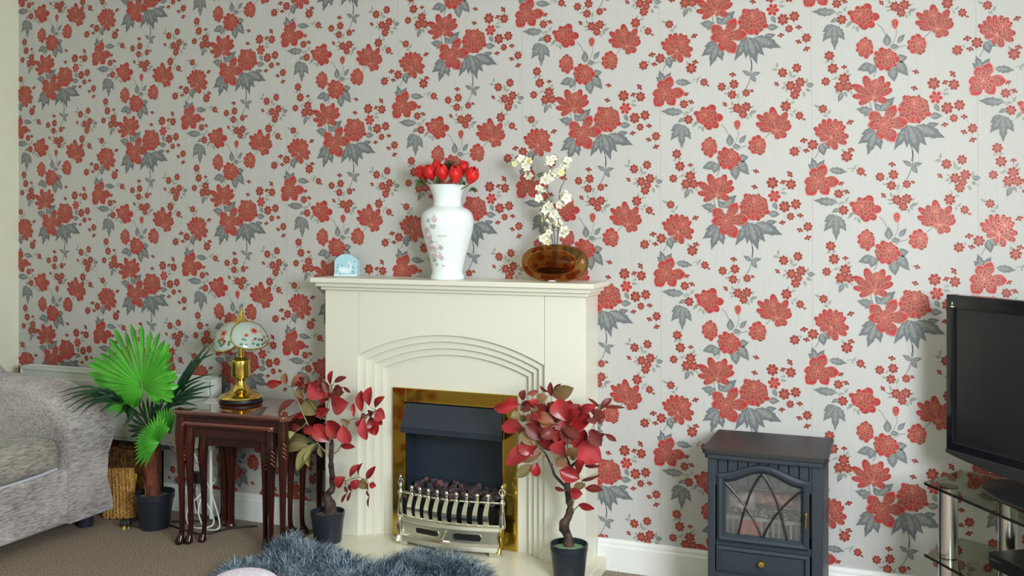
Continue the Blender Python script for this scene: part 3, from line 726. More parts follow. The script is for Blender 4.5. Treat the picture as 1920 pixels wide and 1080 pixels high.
# tulips, each with its own stalk
def shell(b, c, T, R_, H, open_, name, n=7, m=6, a0=0., spanA=1.25):
    vs = []
    for i in range(n+1):
        t = i/n
        for j in range(m+1):
            u = -1+2*j/m
            wd = math.sin(PI*min(1, t*.90+.07))**.55
            a = a0+u*spanA*.5*wd
            r = R_*(math.sin(PI*min(.5, t*.75)) if t < .66 else 1-(t-.66)*2.1*(1-open_))
            r *= 1-.06*abs(u)
            z = H*t*(1-.10*u*u)
            vs.append(c+T @ Vector((r*math.cos(a), r*math.sin(a), z)))
    fs = [(i*(m+1)+j, i*(m+1)+j+1, (i+1)*(m+1)+j+1, (i+1)*(m+1)+j) for i in range(n) for j in range(m)]
    b.add(vs, fs, name)
def tulip(px, py, Y, lean, label, s=1.0):
    s *= 1.1
    c = P(px, py-4, Y)
    root = Vector((vc.x+(c.x-vc.x)*.25, vc.y+(c.y-vc.y)*.2, MZ+.31))
    t_ = thing('artificial_tulip', root, label, 'flower', 'red tulips in the porcelain vase')
    ax = Vector(lean).normalized(); T = Vector((0, 0, 1)).rotation_difference(ax).to_matrix()
    base = c-ax*.028*s
    b = MB()
    for k in range(3): shell(b, base, T, (.0205*s), .064*s, .15, 'tulip', a0=k*2*PI/3, spanA=2.6)
    for k in range(3): shell(b, base, T, .0225*s, .060*s, .35, 'tulip', a0=k*2*PI/3+1.05, spanA=2.3)
    b.build('petals', t_, smooth=True, solid=.0008)
    b = MB(); b.tube([root, (root*2+base)/3+Vector((0, 0, .01)), base], [.0025, .0022, .002], 'fern', 6); b.build('stalk', t_, smooth=True)
for q in ((793, 331, -.135, (-.55, -.2, 1), 'outermost red tulip at the left edge of the porcelain vase bunch', 1.0),
          (807, 330, -.165, (-.25, -.4, 1), 'pinkish red tulip second from the left end of the vase bunch', 1.0),
          (829, 331, -.170, (.02, -.35, 1), 'red tulip at the front of the vase, left of the middle', 1.1),
          (854, 334, -.170, (.08, -.35, 1), 'rounded red tulip at the front, right of the middle of the vase', 1.1),
          (884, 336, -.140, (.5, -.2, 1), 'red tulip leaning out over the right rim of the vase', 1.1),
          (818, 322, -.085, (-.15, .2, 1), 'half hidden red tulip behind the left part of the bunch', .95),
          (868, 322, -.080, (.25, .2, 1), 'half hidden red tulip behind the right part of the bunch', .95)):
    tulip(*q)
# fern sprigs among them
RF = random.Random(9)
def sprig(cx, cy, Y, n, ln, spread, nm, label, up=(0, 0, 1)):
    c = P(cx, cy, Y); b = MB(); up = Vector(up).normalized()
    for i in range(n):
        d = (up+Vector((RF.gauss(0, spread), RF.gauss(0, spread*.6), RF.gauss(0, spread*.5)))).normalized()
        L = ln*RF.uniform(.6, 1.1); side = d.cross(Vector((0, 1, .2))).normalized()*.0016
        b.face([c-side, c+side, c+side*.8+d*L*.6, c+d*L, c-side*.8+d*L*.6], nm if RF.random() < .6 else 'ferndark')
        for k in range(3):
            p = c+d*L*(.4+.2*k); e = (d+Vector((RF.gauss(0, .6), RF.gauss(0, .4), RF.gauss(0, .4)))).normalized()
            b.face([p-side*.6, p+side*.6, p+e*L*.3], nm)
    base = Vector((vc.x+(c.x-vc.x)*.4, vc.y+(c.y-vc.y)*.4, MZ+.32))
    tag(b.build('fern_sprig'), label, 'foliage', 'fern sprigs in the porcelain vase')
sprig(842, 326, -.13, 60, .055, .35, 'ferndark', 'dark fern sprig standing up behind the middle tulips')
sprig(797, 347, -.15, 50, .040, .6, 'fern', 'light green fern sprig under the leftmost tulips', (-.9, -.3, .35))
sprig(824, 343, -.185, 40, .026, .6, 'fern', 'light green fern sprig between the left tulips at the vase rim', (-.2, -.6, .5))
sprig(868, 345, -.180, 40, .022, .6, 'fern', 'small fern sprig at the right of the vase rim', (.5, -.6, .2))
sprig(884, 352, -.150, 40, .026, .5, 'fern', 'drooping fern tip below the tulip on the right rim', (.8, -.4, -.4))

# amber oval vase with blossom twigs
AY = -.125
ac = P(1040, 493, AY); ax_, az_ = .128, .0685
ab = MB()
def ellipsoid(b, c, rx, ry, rz, name, n=40, m=24, p=1.0, flip=False):
    prof = []
    vs = []
    for i in range(m+1):
        ph_ = PI*i/m; 
        for k in range(n):
            a = 2*PI*k/n; x, y, z = math.sin(ph_)*math.cos(a), math.cos(ph_), math.sin(ph_)*math.sin(a)
            x = abs(x)**.82*(1 if x > 0 else -1); z = abs(z)**.9*(1 if z > 0 else -1)
            vs.append((c[0]+rx*x, c[1]+ry*(abs(y)**p)*(1 if y > 0 else -1), c[2]+rz*z))
    fs = [(i*n+k, i*n+(k+1) % n, (i+1)*n+(k+1) % n, (i+1)*n+k) for i in range(m) for k in range(n)]
    if flip: fs = [f[::-1] for f in fs]
    b.add(vs, fs, name)
avT = thing('amber_glass_vase', (ac.x, AY, MZ), 'flat oval amber glass vase holding white blossom twigs', 'vase')
av = MB(); ellipsoid(av, (ac.x, AY, MZ+az_*.985), ax_, .036, az_, 'amber', p=.8); av.build('glass_body', avT, smooth=True, weld=True)
av = MB(); ellipsoid(av, (ac.x-.010, AY-.002, MZ+az_*.985), .094, .024, .046, 'amber', flip=True); av.build('hollow', avT, smooth=True, recalc=False)
M['ambergel'] = mat('dark_amber_gel', srgb(60, 36, 14), .2)
av = MB(); ellipsoid(av, (ac.x-.010, AY-.002, MZ+.040), .058, .014, .012, 'ambergel', 24, 12); av.build('dark_base_gel', avT, smooth=True)
av = MB(); av.lathe([(.016, 0), (.018, .001), (.012, .006), (0, .006)], (ac.x-.005, AY-.012, MZ+.001), 'porcelain', 16, sy=.5); av.build('label_foot', avT, smooth=True)
def blossom(b, c, r, rnd, name):
    ax = Vector((rnd.gauss(0, .5), -1+rnd.gauss(0, .3), rnd.gauss(.2, .5))).normalized(); T = Vector((0, 0, 1)).rotation_difference(ax).to_matrix()
    for k in range(5):
        a = 2*PI*k/5+rnd.uniform(-.15, .15); vs = []
        for i in range(5):
            t = i/4
            for u in (-1, 0, 1):
                w_ = r*.42*math.sin(PI*min(1, t*.85+.10))**.7*u
                rr = r*t; z = r*(.35*t-.25*t*t)+abs(u)*r*.08
                p = Vector((rr*math.cos(a)-w_*math.sin(a), rr*math.sin(a)+w_*math.cos(a), z)); vs.append(c+T @ p)
        b.add(vs, [(i*3+j, i*3+j+1, (i+1)*3+j+1, (i+1)*3+j) for i in range(4) for j in range(2)], name)
    for k in range(5):
        a = 2*PI*k/5+.3; d = T @ Vector((.25*math.cos(a), .25*math.sin(a), 1))
        b.tube([c, c+d*r*.42], .0006, 'stamen', 4); 
    b.lathe([(0, -.0012), (r*.14, 0), (0, .002)], c+ax*.002, 'stamen', 6)
RB = random.Random(21)
def twig(pts, flowers, label, rad=.0022):
    q = [P(x, y, d) for x, y, d in pts]
    t_ = thing('blossom_twig', q[0], label, 'twig', 'blossom twigs in the amber vase')
    b = MB(); b.tube(q, [rad*(1-.5*i/(len(q)-1)) for i in range(len(q))], 'stem', 6); b.build('twig', t_, smooth=True)
    b = MB(); lv = MB()
    for x, y, r in flowers:
        for k in range(3):
            c = P(x+RB.uniform(-6, 6)*(k > 0), y+RB.uniform(-7, 7)*(k > 0), AY+RB.uniform(-.03, .02)); blossom(b, c, r*.00195*RB.uniform(.85, 1.1), RB, 'blossom' if RB.random() < .75 else 'blossomy')
        c = P(x, y, AY); near = min(q, key=lambda p: (p-c).length); lv.tube([near, c], .0010, 'stem', 4)
        e = Vector((RB.gauss(0, 1), -.5, RB.gauss(0, 1))).normalized()*.018; s_ = e.cross(Vector((0, 1, 0))).normalized()*.003
        lv.face([c, c+e*.5+s_, c+e, c+e*.5-s_], 'ferndark' if RB.random() < .5 else 'leafbrown')
    b.build('blossoms', t_)['kind'] = 'stuff'; lv.build('twiglets', t_)['kind'] = 'stuff'
twig([(1041, 500, AY), (1041, 457, AY), (1037, 425, AY), (1030, 380, AY-.01), (1026, 345, AY-.01), (1032, 318, AY), (1034, 300, AY+.01)],
     [(1018, 395, 9), (1012, 372, 8), (1026, 405, 9), (1040, 402, 11), (1022, 338, 11), (1030, 332, 10), (1032, 303, 8), (1037, 295, 7), (1045, 320, 8)], 'brown twig rising straight from the amber vase, white blossoms clustered halfway')
twig([(1043, 500, AY+.005), (1045, 457, AY), (1047, 420, AY), (1048, 380, AY), (1050, 355, AY), (1058, 340, AY-.01), (1060, 318, AY-.01), (1062, 308, AY)],
     [(1062, 372, 10), (1050, 384, 9), (1056, 366, 9), (1064, 307, 9), (1050, 325, 8), (1058, 313, 7), (1038, 424, 9), (1048, 418, 8)], 'brown twig of white blossom leaning away from the tulip vase')
twig([(1039, 500, AY-.005), (1037, 457, AY), (1032, 432, AY), (1022, 420, AY), (1014, 380, AY-.01), (1000, 335, AY-.01), (988, 318, AY), (978, 300, AY)],
     [(991, 330, 9), (985, 310, 9), (993, 304, 8), (975, 298, 8), (968, 303, 6), (1024, 430, 9), (1022, 445, 9), (1058, 432, 10), (1030, 385, 9), (1016, 355, 7)], 'thin twig of white blossom arching toward the tulip vase, drooping flowers at its foot')

# ================================================================ black electric stove
SY = -.34
sx0, sx1 = -.557, -.207
st = thing('electric_stove_heater', (-.377, -.2, 0), 'dark blue grey stove style electric heater with arched glass door', 'heater')
def sp_(x, y, d=SY): q = P(x, y, d); return (q.x, q.z)
b = MB(); b.box((sx0, SY+.012, .02), (sx0+.016, -.055, .525), 'stove'); b.box((sx1-.016, SY+.012, .02), (sx1, -.055, .525), 'stove'); b.box((sx0+.016, -.07, .02), (sx1-.016, -.055, .525), 'stove')
b.box((sx0+.016, SY+.03, .02), (sx1-.016, -.07, .03), 'stove'); b.build('cabinet', st, bevel=.002)
# front face frame: two stiles, plinth and top with reeded boards
gx0, gx1 = -.533, -.240            # door outer edges
b = MB(); b.box((sx0, SY, .0), (gx0, SY+.02, .525), 'stove'); b.box((gx1, SY, .0), (sx1, SY+.02, .525), 'stove')
b.box((gx0, SY, .0), (gx1, SY+.02, .045), 'stove')
b.box((gx0, SY+.004, .245), (gx1, SY+.02, .268), 'stove')
b.build('face_frame', st, bevel=.003)
b = MB()
n_ = 9; wd = (gx1-gx0-.012)/n_
for i in range(n_): b.box((gx0+.006+i*wd+.0012, SY+.008, .44), (gx0+.006+(i+1)*wd-.0012, SY+.02, .523), 'stove')
b.build('reeded_panel', st, bevel=.002)
for x in (gx0, gx1-.006): b = MB(); b.box((x, SY+.002, .44), (x+.006, SY+.02, .523), 'stove'); b.build('panel_edge', st)
# top slab with canted front edge and corners
def canted(x0, x1, y0, y1, c_): return [(x0+c_, y0), (x1-c_, y0), (x1, y0+c_), (x1, y1), (x0, y1), (x0, y0+c_)]
b = MB(); b.prism(canted(sx0-.016, sx1+.016, SY-.020, -.045, .012), 'z', .540, .556, 'stovetop'); b.build('top_slab', st, bevel=.002)
b = MB(); b.prism(canted(sx0-.010, sx1+.010, SY-.014, -.05, .012), 'z', .5245, .5398, 'stove'); b.build('top_moulding', st, bevel=.003)
# door
dz0, dzs, dza = .264, .478, .514
def doorshape(inset, z0i=0):
    x0, x1 = gx0+.006+inset, gx1-.006-inset
    pts = [(x0, dz0+inset)]
    n = 24
    top = []
    for i in range(n+1):
        t = i/n; z = dzs-inset+(dza-dzs)*(.5-.5*math.cos(2*PI*t))
        top.append((x0+(x1-x0)*t, z))
    return pts+top+[(x1, dz0+inset)]
door = MB()
o1, o2 = doorshape(0), doorshape(.026)
n_ = len(o1)
vs = [(x, SY-.004, z) for x, z in o1]+[(x, SY-.004+.0, z) for x, z in doorshape(.006)]
def ring(b, A, ya, B, yb, name):
    n = len(A)
    b.add([(x, ya, z) for x, z in A]+[(x, yb, z) for x, z in B], [(i, (i+1) % n, (i+1) % n+n, i+n) for i in range(n)], name)
ring(door, doorshape(0), SY+.008, doorshape(0), SY-.004, 'stove'); ring(door, doorshape(0), SY-.004, doorshape(.008), SY-.010, 'stove')
ring(door, doorshape(.008), SY-.010, doorshape(.016), SY-.008, 'stove'); ring(door, doorshape(.016), SY-.008, doorshape(.026), SY+.004, 'stove'); ring(door, doorshape(.026), SY+.004, doorshape(.026), SY+.012, 'stove')
do = door.build('door', st, smooth=False)
b = MB(); b.face([(x, SY+.003, z) for x, z in doorshape(.026)], 'doorglass'); b.face([(x, SY+.006, z) for x, z in doorshape(.026)][::-1], 'doorglass'); b.build('door_glass', do, recalc=False)
def lead(pts): 
    b = MB(); b.tube([(x, SY+.000, z) for x, z in pts], .0034, 'black', 6); b.build('leading', do, smooth=True)
gx_0, gx_1 = gx0+.032, gx1-.032; gm = (gx_0+gx_1)/2; gz0 = dz0+.026; gz1 = dza-.026
def q3(a, c_, d_, n=14): return [tuple((1-t)**2*a[j]+2*t*(1-t)*c_[j]+t*t*d_[j] for j in (0, 1)) for t in [i/n for i in range(n+1)]]
lead(q3((gm, gz1), (gm-.045, gz1-.05), (gm-.074, gz0)))
lead(q3((gm, gz1), (gm+.045, gz1-.05), (gm+.074, gz0)))
lead(q3((gm-.002, gz0), (gm-.035, gz0+.085), (gx_0, dzs-.028)))
lead(q3((gm+.002, gz0), (gm+.035, gz0+.085), (gx_1, dzs-.034)))
b = MB(); x_ = gx1-.013; b.tube([(x_, SY-.022, .380), (x_, SY-.024, .368), (x_-.001, SY-.020, .350), (x_-.003, SY-.016, .336)], [.003, .0022, .0028, .0022], 'brass', 8)
b.lathe([(0, -.0055), (.005, 0), (0, .0055)], (x_, SY-.022, .381), 'brass', 10); b.tube([(x_, SY-.006, .368), (x_, SY-.022, .368)], .002, 'brass', 6)
b.build('handle', do, smooth=True)
# inside: back plate, logs, fret with slots, glowing embers
M['stoveback'] = mat('stove_interior', srgb(150, 146, 134), .5)
M['log'] = mat('imitation_logs', srgb(206, 192, 186), .7, var=srgb(140, 118, 110), vscale=30, bump=.6, bscale=90)
M['logend'] = mat('imitation_log_end', srgb(186, 128, 108), .7, var=srgb(120, 70, 60), vscale=60)
M['stovefret'] = mat('grey_plastic_grate', srgb(150, 146, 142), .35)
M['glow'] = mat('ember_glow', srgb(120, 40, 24), .6, Emission_Color=(1, .16, .05, 1), Emission_Strength=.25)
M['foil'] = mat('ash_crystals', srgb(190, 186, 184), .25, var=srgb(70, 66, 66), vscale=150, bump=1., bscale=240)
b = MB(); b.box((gx0+.01, -.16, .25), (gx1-.01, -.15, .515), 'stoveback'); b.build('back_plate', st)
RL = random.Random(4)
for i, (x0, z0, x1, z1, y, r, m_) in enumerate(((-.50, .372, -.36, .395, -.24, .020, 'log'), (-.44, .402, -.335, .409, -.215, .018, 'log'), (-.40, .392, -.305, .392, -.262, .022, 'logend'), (-.35, .369, -.26, .375, -.23, .018, 'log'), (-.50, .357, -.42, .362, -.262, .016, 'log'))):
    b = MB(); pts = [(x0+(x1-x0)*k/6, y+RL.uniform(-.003, .003), z0+(z1-z0)*k/6+RL.uniform(-.003, .003)) for k in range(7)]
    b.tube(pts, [r*RL.uniform(.85, 1.1) for k in range(7)], m_, 12); b.build('imitation_log', st, smooth=True)
b = MB()
for i in range(70): lump(b, (RL.uniform(-.50, -.255), RL.uniform(-.29, -.25), RL.uniform(.336, .356)), RL.uniform(.005, .010), 'foil', RL, .7, 1)
tag(b.build('crystal_bed', st), kind='stuff')
b = MB(); b.box((-.505, -.305, .270), (-.251, -.300, .280), 'stovefret'); b.box((-.505, -.305, .326), (-.251, -.300, .338), 'stovefret')
for i in range(15): x = -.504+i*.0178; b.box((x, -.304, .280), (x+.007, -.301, .326), 'stovefret')
b.build('inner_grate', st, bevel=.001)
b = MB(); b.box((-.465, -.285, .275), (-.395, -.280, .325), 'glow'); b.build('ember_light', st)
# lower panel
pz0, pz1 = .052, .249
b = MB()
R4 = lambda i_: [(gx0+.004+i_, pz0+i_), (gx1-.004-i_, pz0+i_), (gx1-.004-i_, pz1-i_), (gx0+.004+i_, pz1-i_)]
R4b = lambda i_: [(gx0+.004+i_, .170+i_*.8), (gx1-.004-i_, .170+i_*.8), (gx1-.004-i_, pz1-i_*.8), (gx0+.004+i_, pz1-i_*.8)]
ring(b, R4b(0), SY+.008, R4b(0), SY-.006, 'stove'); ring(b, R4b(0), SY-.006, R4b(.012), SY-.008, 'stove'); ring(b, R4b(.012), SY-.008, R4b(.020), SY+.002, 'stove'); b.face([(x, SY+.002, z) for x, z in R4b(.020)], 'stove')
lp = b.build('drawer_front', st)
b = MB(); xk, zk = -.388, .209
TK = Matrix.Translation((xk, SY+.002, zk)) @ Matrix.Rotation(PI/2, 4, 'X')
b.lathe([(.005, 0), (.005, .006), (.010, .010), (.0115, .015), (.009, .020), (0, .022)], (0, 0, 0), 'brass', 20, T=TK); b.build('knob', lp, smooth=True)
b = MB(); b.box((gx0, SY+.006, .045), (gx1, SY+.02, .168), 'stove'); b.build('lower_panel', st)

# ================================================================ television corner
DIR = math.radians(131.3); hd = Vector((-math.cos(DIR), -math.sin(DIR), 0)); nd = Vector((math.cos(DIR+PI/2), math.sin(DIR+PI/2), 0))   # hd: to its near end, nd: out of the screen
Lt = Vector((.1585, -.195, 0))
tv = thing('television', Lt+hd*.39+Vector((0, 0, .515)), 'black flat screen television turned toward the room on a glass stand', 'television')
TT = Matrix(((hd.x, -nd.x, 0, Lt.x), (hd.y, -nd.y, 0, Lt.y), (0, 0, 1, 0), (0, 0, 0, 1)))     # local x along the screen, -y out of it
def tb_(a, c_, nm, name, bev=.003, par=tv): b = MB(); b.box(a, c_, nm, TT); return b.build(name, par, bevel=bev)
W, z0, z1 = .785, .585, 1.056
b = MB(); n = 20
low = [(W*i/n, z0-.030*math.sin(PI*i/n)**.8-.002) for i in range(n+1)]
ringo = [(0, z1)]+low+[(W, z1)]
inn = [(.028, z1-.042), (.028, z0+.026), (W-.028, z0+.026), (W-.028, z1-.042)]
# frame as four bars, the lowest bowed
b.prism([(0, z1-.042), (0, z1), (W, z1), (W, z1-.042)], 'y', -.02, .02, 'tvgloss', TT)
b.prism([(0, z0+.02), (0, z1-.04), (.028, z1-.04), (.028, z0+.02)], 'y', -.02, .02, 'tvgloss', TT)
b.prism([(W-.028, z0+.02), (W-.028, z1-.04), (W, z1-.04), (W, z0+.02)], 'y', -.02, .02, 'tvgloss', TT)
b.prism([(0, z0+.026)]+low+[(W, z0+.026)], 'y', -.02, .02, 'tvgloss', TT)
b.build('frame', tv, bevel=.003)
b = MB(); b.prism([(0, z0+.0)]+[(x, z-.008) for x, z in low]+[(W, z0+.0)], 'y', -.024, -.012, 'stovetop', TT); b.build('speaker_strip', tv, bevel=.002)
tb_((.028, -.012, z0+.026), (W-.028, .0, z1-.042), 'tvscreen', 'screen', 0)
tb_((.10, .02, z0+.03), (W-.10, .075, z1-.07), 'black', 'back_housing', .01)
tb_((W/2-.05, .0, .55), (W/2+.05, .03, z0+.04), 'black', 'neck')
b = MB(); b.lathe([(0, .0), (.25, .0), (.255, .004), (.25, .010), (.14, .020), (0, .022)], (0, 0, 0), 'black', 40, T=TT @ Matrix.Translation((W/2, .02, .5115)) @ Matrix.Diagonal((1, .62, 1, 1)))
b.build('stand_foot', tv, smooth=True)
b = MB(); b.lathe([(.045, .0), (.045, .045)], (0, 0, 0), 'tvgloss', 24, T=TT @ Matrix.Translation((W/2, .02, .53))); b.build('neck_collar', tv, smooth=True)
# maker's badge in the corner of the frame: small pale marks
b = MB(); 
b.box((.0235, -.0212, z1-.030), (.0265, -.0200, z1-.022), 'paper', TT)
for i in range(3): b.box((.019+i*.0045, -.0212, z1-.038), (.022+i*.0045, -.0200, z1-.034), 'paper', TT)
b.build('badge', tv)

fd = Vector((math.cos(math.radians(-57)), math.sin(math.radians(-57)), 0)); sd = Vector((math.cos(math.radians(33)), math.sin(math.radians(33)), 0))
F0 = Vector((.078, -.350, 0))
SM = Matrix(((fd.x, sd.x, 0, F0.x), (fd.y, sd.y, 0, F0.y), (0, 0, 1, 0), (0, 0, 0, 1)))
stn = thing('television_stand', F0+fd*.42+sd*.2, 'corner tv stand of smoked glass shelves on chromed posts', 'tv stand')
SW = .88
def shelf(z, inset=0., th=.008):
    b = MB(); b.prism([(0+inset, .0), (SW-inset, 0), (SW+.04-inset, .19), (SW-.22, .40), (.22, .40), (-.135+inset, .165)], 'z', z, z+th, 'tintglass', SM)
    b.prism([(inset, -.0006), (SW-inset, -.0006), (SW-inset, .0002), (inset, .0002)], 'z', z+.001, z+th-.001, 'rubber', SM)
    return b.build('glass_shelf', stn)
# outline follows the photographed corner: chamfer at the wall side
def shelf(z, th=.008, front=0.):
    out = [(front*0, 0), (SW, 0), (SW+.05, .20), (SW-.30, .345), (.16, .26), (-.150, .205)]
    ch = [(0, 0), (SW, 0), (SW+.05, .14), (SW-.20, .36), (.20, .36), (-.105, .20)]
    b = MB(); b.prism(ch, 'z', z, z+th, 'tintglass', SM); o = b.build('glass_shelf', stn)
    b = MB(); b.box((.002, -.0012, z+.0008), (SW-.002, -.0002, z+th-.0008), 'rubber', SM); b.build('dark_edge', o)
    return o
shelf(.503); shelf(.293); shelf(.085)
for lx, ly in ((.035, .055), (SW-.08, .06), (.055, .235), (SW-.30, .30)):
    b = MB(); q = SM @ Vector((lx, ly, 0))
    for za, zb in ((0, .0848), (.0935, .2925), (.3015, .5025)): b.lathe([(0, za), (.027, za), (.027, zb), (0, zb)], (q.x, q.y, 0), 'steel', 28)
    o = b.build('post', stn, smooth=True)
    b = MB(); b.lathe([(0, 0), (.0275, 0), (.0275, .004), (0, .004)], (q.x, q.y, .498), 'rubber', 28); b.build('gasket', o)
dv = MB(); DM = Matrix(((.6, .8, 0, 0), (-.8, .6, 0, 0), (0, 0, 1, 0), (0, 0, 0, 1)))
dq = PZ(1853, 1062, .3015)
DM = Matrix.Translation((dq.x, dq.y, .302)) @ Matrix.Rotation(math.radians(-57), 4, 'Z')
dv.box((0, 0, 0), (.36, .20, .042), 'black', DM); dvo = dv.build('disc_player', bevel=.003)
tag(dvo, 'slim black disc player on the middle glass shelf below the television', 'disc player')
b = MB(); b.box((.012, -.0015, .024), (.05, .0005, .027), 'steel', DM); b.build('trim_light', dvo)

# ================================================================ sofa against the left wall
sf = thing('sofa', (-3.5, -1.2, 0), 'grey chenille sofa with flared sloping arm beside the palm', 'sofa')
YE = -2.35                       # far end, out of the picture
def grid(b, rows, name):
    n = len(rows[0]); vs = [p for r in rows for p in r]
    b.add(vs, [(i*n+j, i*n+j+1, (i+1)*n+j+1, (i+1)*n+j) for i in range(len(rows)-1) for j in range(n-1)], name)
# base with front rail
b = MB(); b.box((-3.86, YE+.1, .055), (-3.118, -.44, .275), 'sofa'); b.build('base', sf, bevel=.02, seg=3)
# arm: a rounded, outward flaring block whose top climbs to the back
def arm(y_in, sgn, name):
    rows = []
    n = 14
    for i in range(n+1):
        t = i/n; x = -3.105-.75*t
        top = .452+.165*(1-(1-min(1, t/.42))**2.3)+.03*max(0, t-.4)
        flare = .055*(1-t*.4)
        w = .20
        prof = [(0, .058), (.0, .20), (-.004, .34), (-.01, top-.05), (.01, top-.012), (.05, top+.004), (.12, top+.002), (.17+flare*.7, top-.012), (.19+flare, top-.045), (.185+flare*.8, top-.10), (.19+flare*.3, .30), (.20, .20), (.23, .10), (.232, .058)]
        rows.append([(x, y_in+sgn*p, z) for p, z in prof])
    b = MB(); grid(b, rows, 'sofa'); b.face(rows[0], 'sofa'); b.face(rows[-1][::-1], 'sofa')
    return b.build(name, sf, bevel=.014, seg=3)
arm(-.475, 1, 'armrest'); arm(YE+.25, -1, 'armrest')
# seat cushions
def cushion(a, c_, name, nm, bev, par=sf): b = MB(); b.box(a, c_, nm); return b.build(name, par, bevel=bev, seg=5)
cushion((-3.60, -1.38, .272), (-3.135, -.482, .405), 'seat_cushion', 'sofaseat', .045)
cushion((-3.60, -2.08, .272), (-3.135, -1.385, .405), 'seat_cushion', 'sofaseat', .045)
for ya, yb in ((-1.37, -.49), (-2.07, -1.39)):
    b = MB(); b.tube([(-3.150, ya+.01, .282)]+[(-3.136, ya+(yb-ya)*k/8, .276+.004*math.sin(k)) for k in range(1, 8)]+[(-3.150, yb-.01, .282)], .0065, 'piping', 8); b.build('seat_piping', sf, smooth=True)
# backrest leaning
for ya, yb in ((-1.38, -.33), (-2.20, -1.385)):
    b = MB()
    prof = [(-3.56, .28), (-3.50, .34), (-3.49, .42), (-3.54, .54), (-3.60, .63), (-3.66, .672), (-3.72, .68), (-3.80, .66), (-3.86, .60), (-3.87, .28)]
    b.prism(prof, 'y', ya, yb, 'sofa'); b.v = [(v[0], v[1], v[2]) for v in b.v]
    o = b.build('backrest', sf, bevel=.03, seg=4)
for x, y in ((-3.17, -.33), (-3.78, -.33), (-3.17, -2.2), (-3.78, -2.2)):
    b = MB(); b.lathe([(0, 0), (.030, 0), (.034, .055), (0, .055)], (x, y, .001), 'pot', 24); b.build('foot', sf, smooth=True)
b = MB(); b.box((-3.915, -.62, .68), (-3.80, -.247, .915), 'greycushion'); o = b.build('scatter_cushion', bevel=.05, seg=5)
tag(o, 'dark grey cushion at the picture edge, propped on the sofa back by the cream wall', 'cushion')

# ================================================================ radiator and sockets
rd = thing('radiator', (-3.2, -.05, .3), 'long white panel radiator on the papered wall behind the palm', 'radiator')
rx0, rx1, rz0, rz1 = -3.80, -2.705, .310, .612
b = MB(); b.box((rx0, -.098, rz0), (rx1, -.092, rz1-.012), 'radiator')
b.box((rx0+.015, -.1015, rz0+.015), (rx1-.015, -.0975, rz1-.045), 'radiator')
b.build('front_panel', rd, bevel=.003)
b = MB(); b.box((rx0, -.045, rz0), (rx1, -.039, rz1-.012), 'radiator'); b.build('rear_panel', rd)
b = MB()
for i in range(56): x = rx0+.006+(rx1-rx0-.012)*i/56; b.box((x, -.094, rz1-.010), (x+.013, -.038, rz1-.004), 'radiator')
b.box((rx0, -.104, rz1-.014), (rx1, -.094, rz1), 'radiator'); b.box((rx0, -.040, rz1-.014), (rx1, -.034, rz1), 'radiator')
b.build('top_grille', rd)
for x in (rx0-.002, rx1-.001): b = MB(); b.box((x, -.104, rz0), (x+.003, -.034, rz1), 'radiator'); b.build('end_panel', rd)
for x in (rx0+.2, rx1-.2): b = MB(); b.box((x, -.045, .36), (x+.03, -.0035, .56), 'radiator'); b.build('wall_bracket', rd)
b = MB(); b.tube([(rx1-.03, -.066, rz0+.01), (rx1-.03, -.066, .20), (rx1-.03, -.066, .001)], .0075, 'gloss_white', 10); b.build('feed_pipe', rd, smooth=True)
# double socket with a black plug
q0, q1 = P(360, 868, 0), P(411, 909, 0)
b = MB(); b.box((q0.x, -.012, q1.z), (q1.x, -.0045, q0.z), 'whiteplastic'); so = b.build('wall_socket', bevel=.003)
tag(so, 'white double wall socket above the skirting behind the nested tables', 'socket')
for k in (.3, .7):
    b = MB(); x = q0.x+(q1.x-q0.x)*k; b.box((x-.006, -.0145, q0.z-.022), (x+.006, -.0115, q0.z-.010), 'whiteplastic'); b.build('rocker_switch', so)
pq = P(371, 894, -.02)
b = MB(); b.box((pq.x-.024, -.045, pq.z-.024), (pq.x+.024, -.0125, pq.z+.024), 'rubber'); pl = b.build('plug', bevel=.006, seg=3)
tag(pl, 'black plug pushed into the white wall socket, flex hanging down', 'plug')
def spline(pts, n=8):
    out = []; pts = [Vector(p) for p in pts]
    for i in range(len(pts)-1):
        p0, p1, p2, p3 = pts[max(i-1, 0)], pts[i], pts[i+1], pts[min(i+2, len(pts)-1)]
        for k in range(n):
            t = k/n; out.append(.5*((2*p1)+(-p0+p2)*t+(2*p0-5*p1+4*p2-p3)*t*t+(-p0+3*p1-3*p2+p3)*t**3))
    out.append(pts[-1]); return out
b = MB(); b.tube(spline([(pq.x, -.035, pq.z-.022), (pq.x+.01, -.05, .09), (pq.x+.06, -.07, .012), (pq.x+.14, -.03, .005), (pq.x+.10, -.10, .005), (pq.x-.02, -.16, .005)]), .0038, 'rubber', 6); b.build('flex', pl, smooth=True)
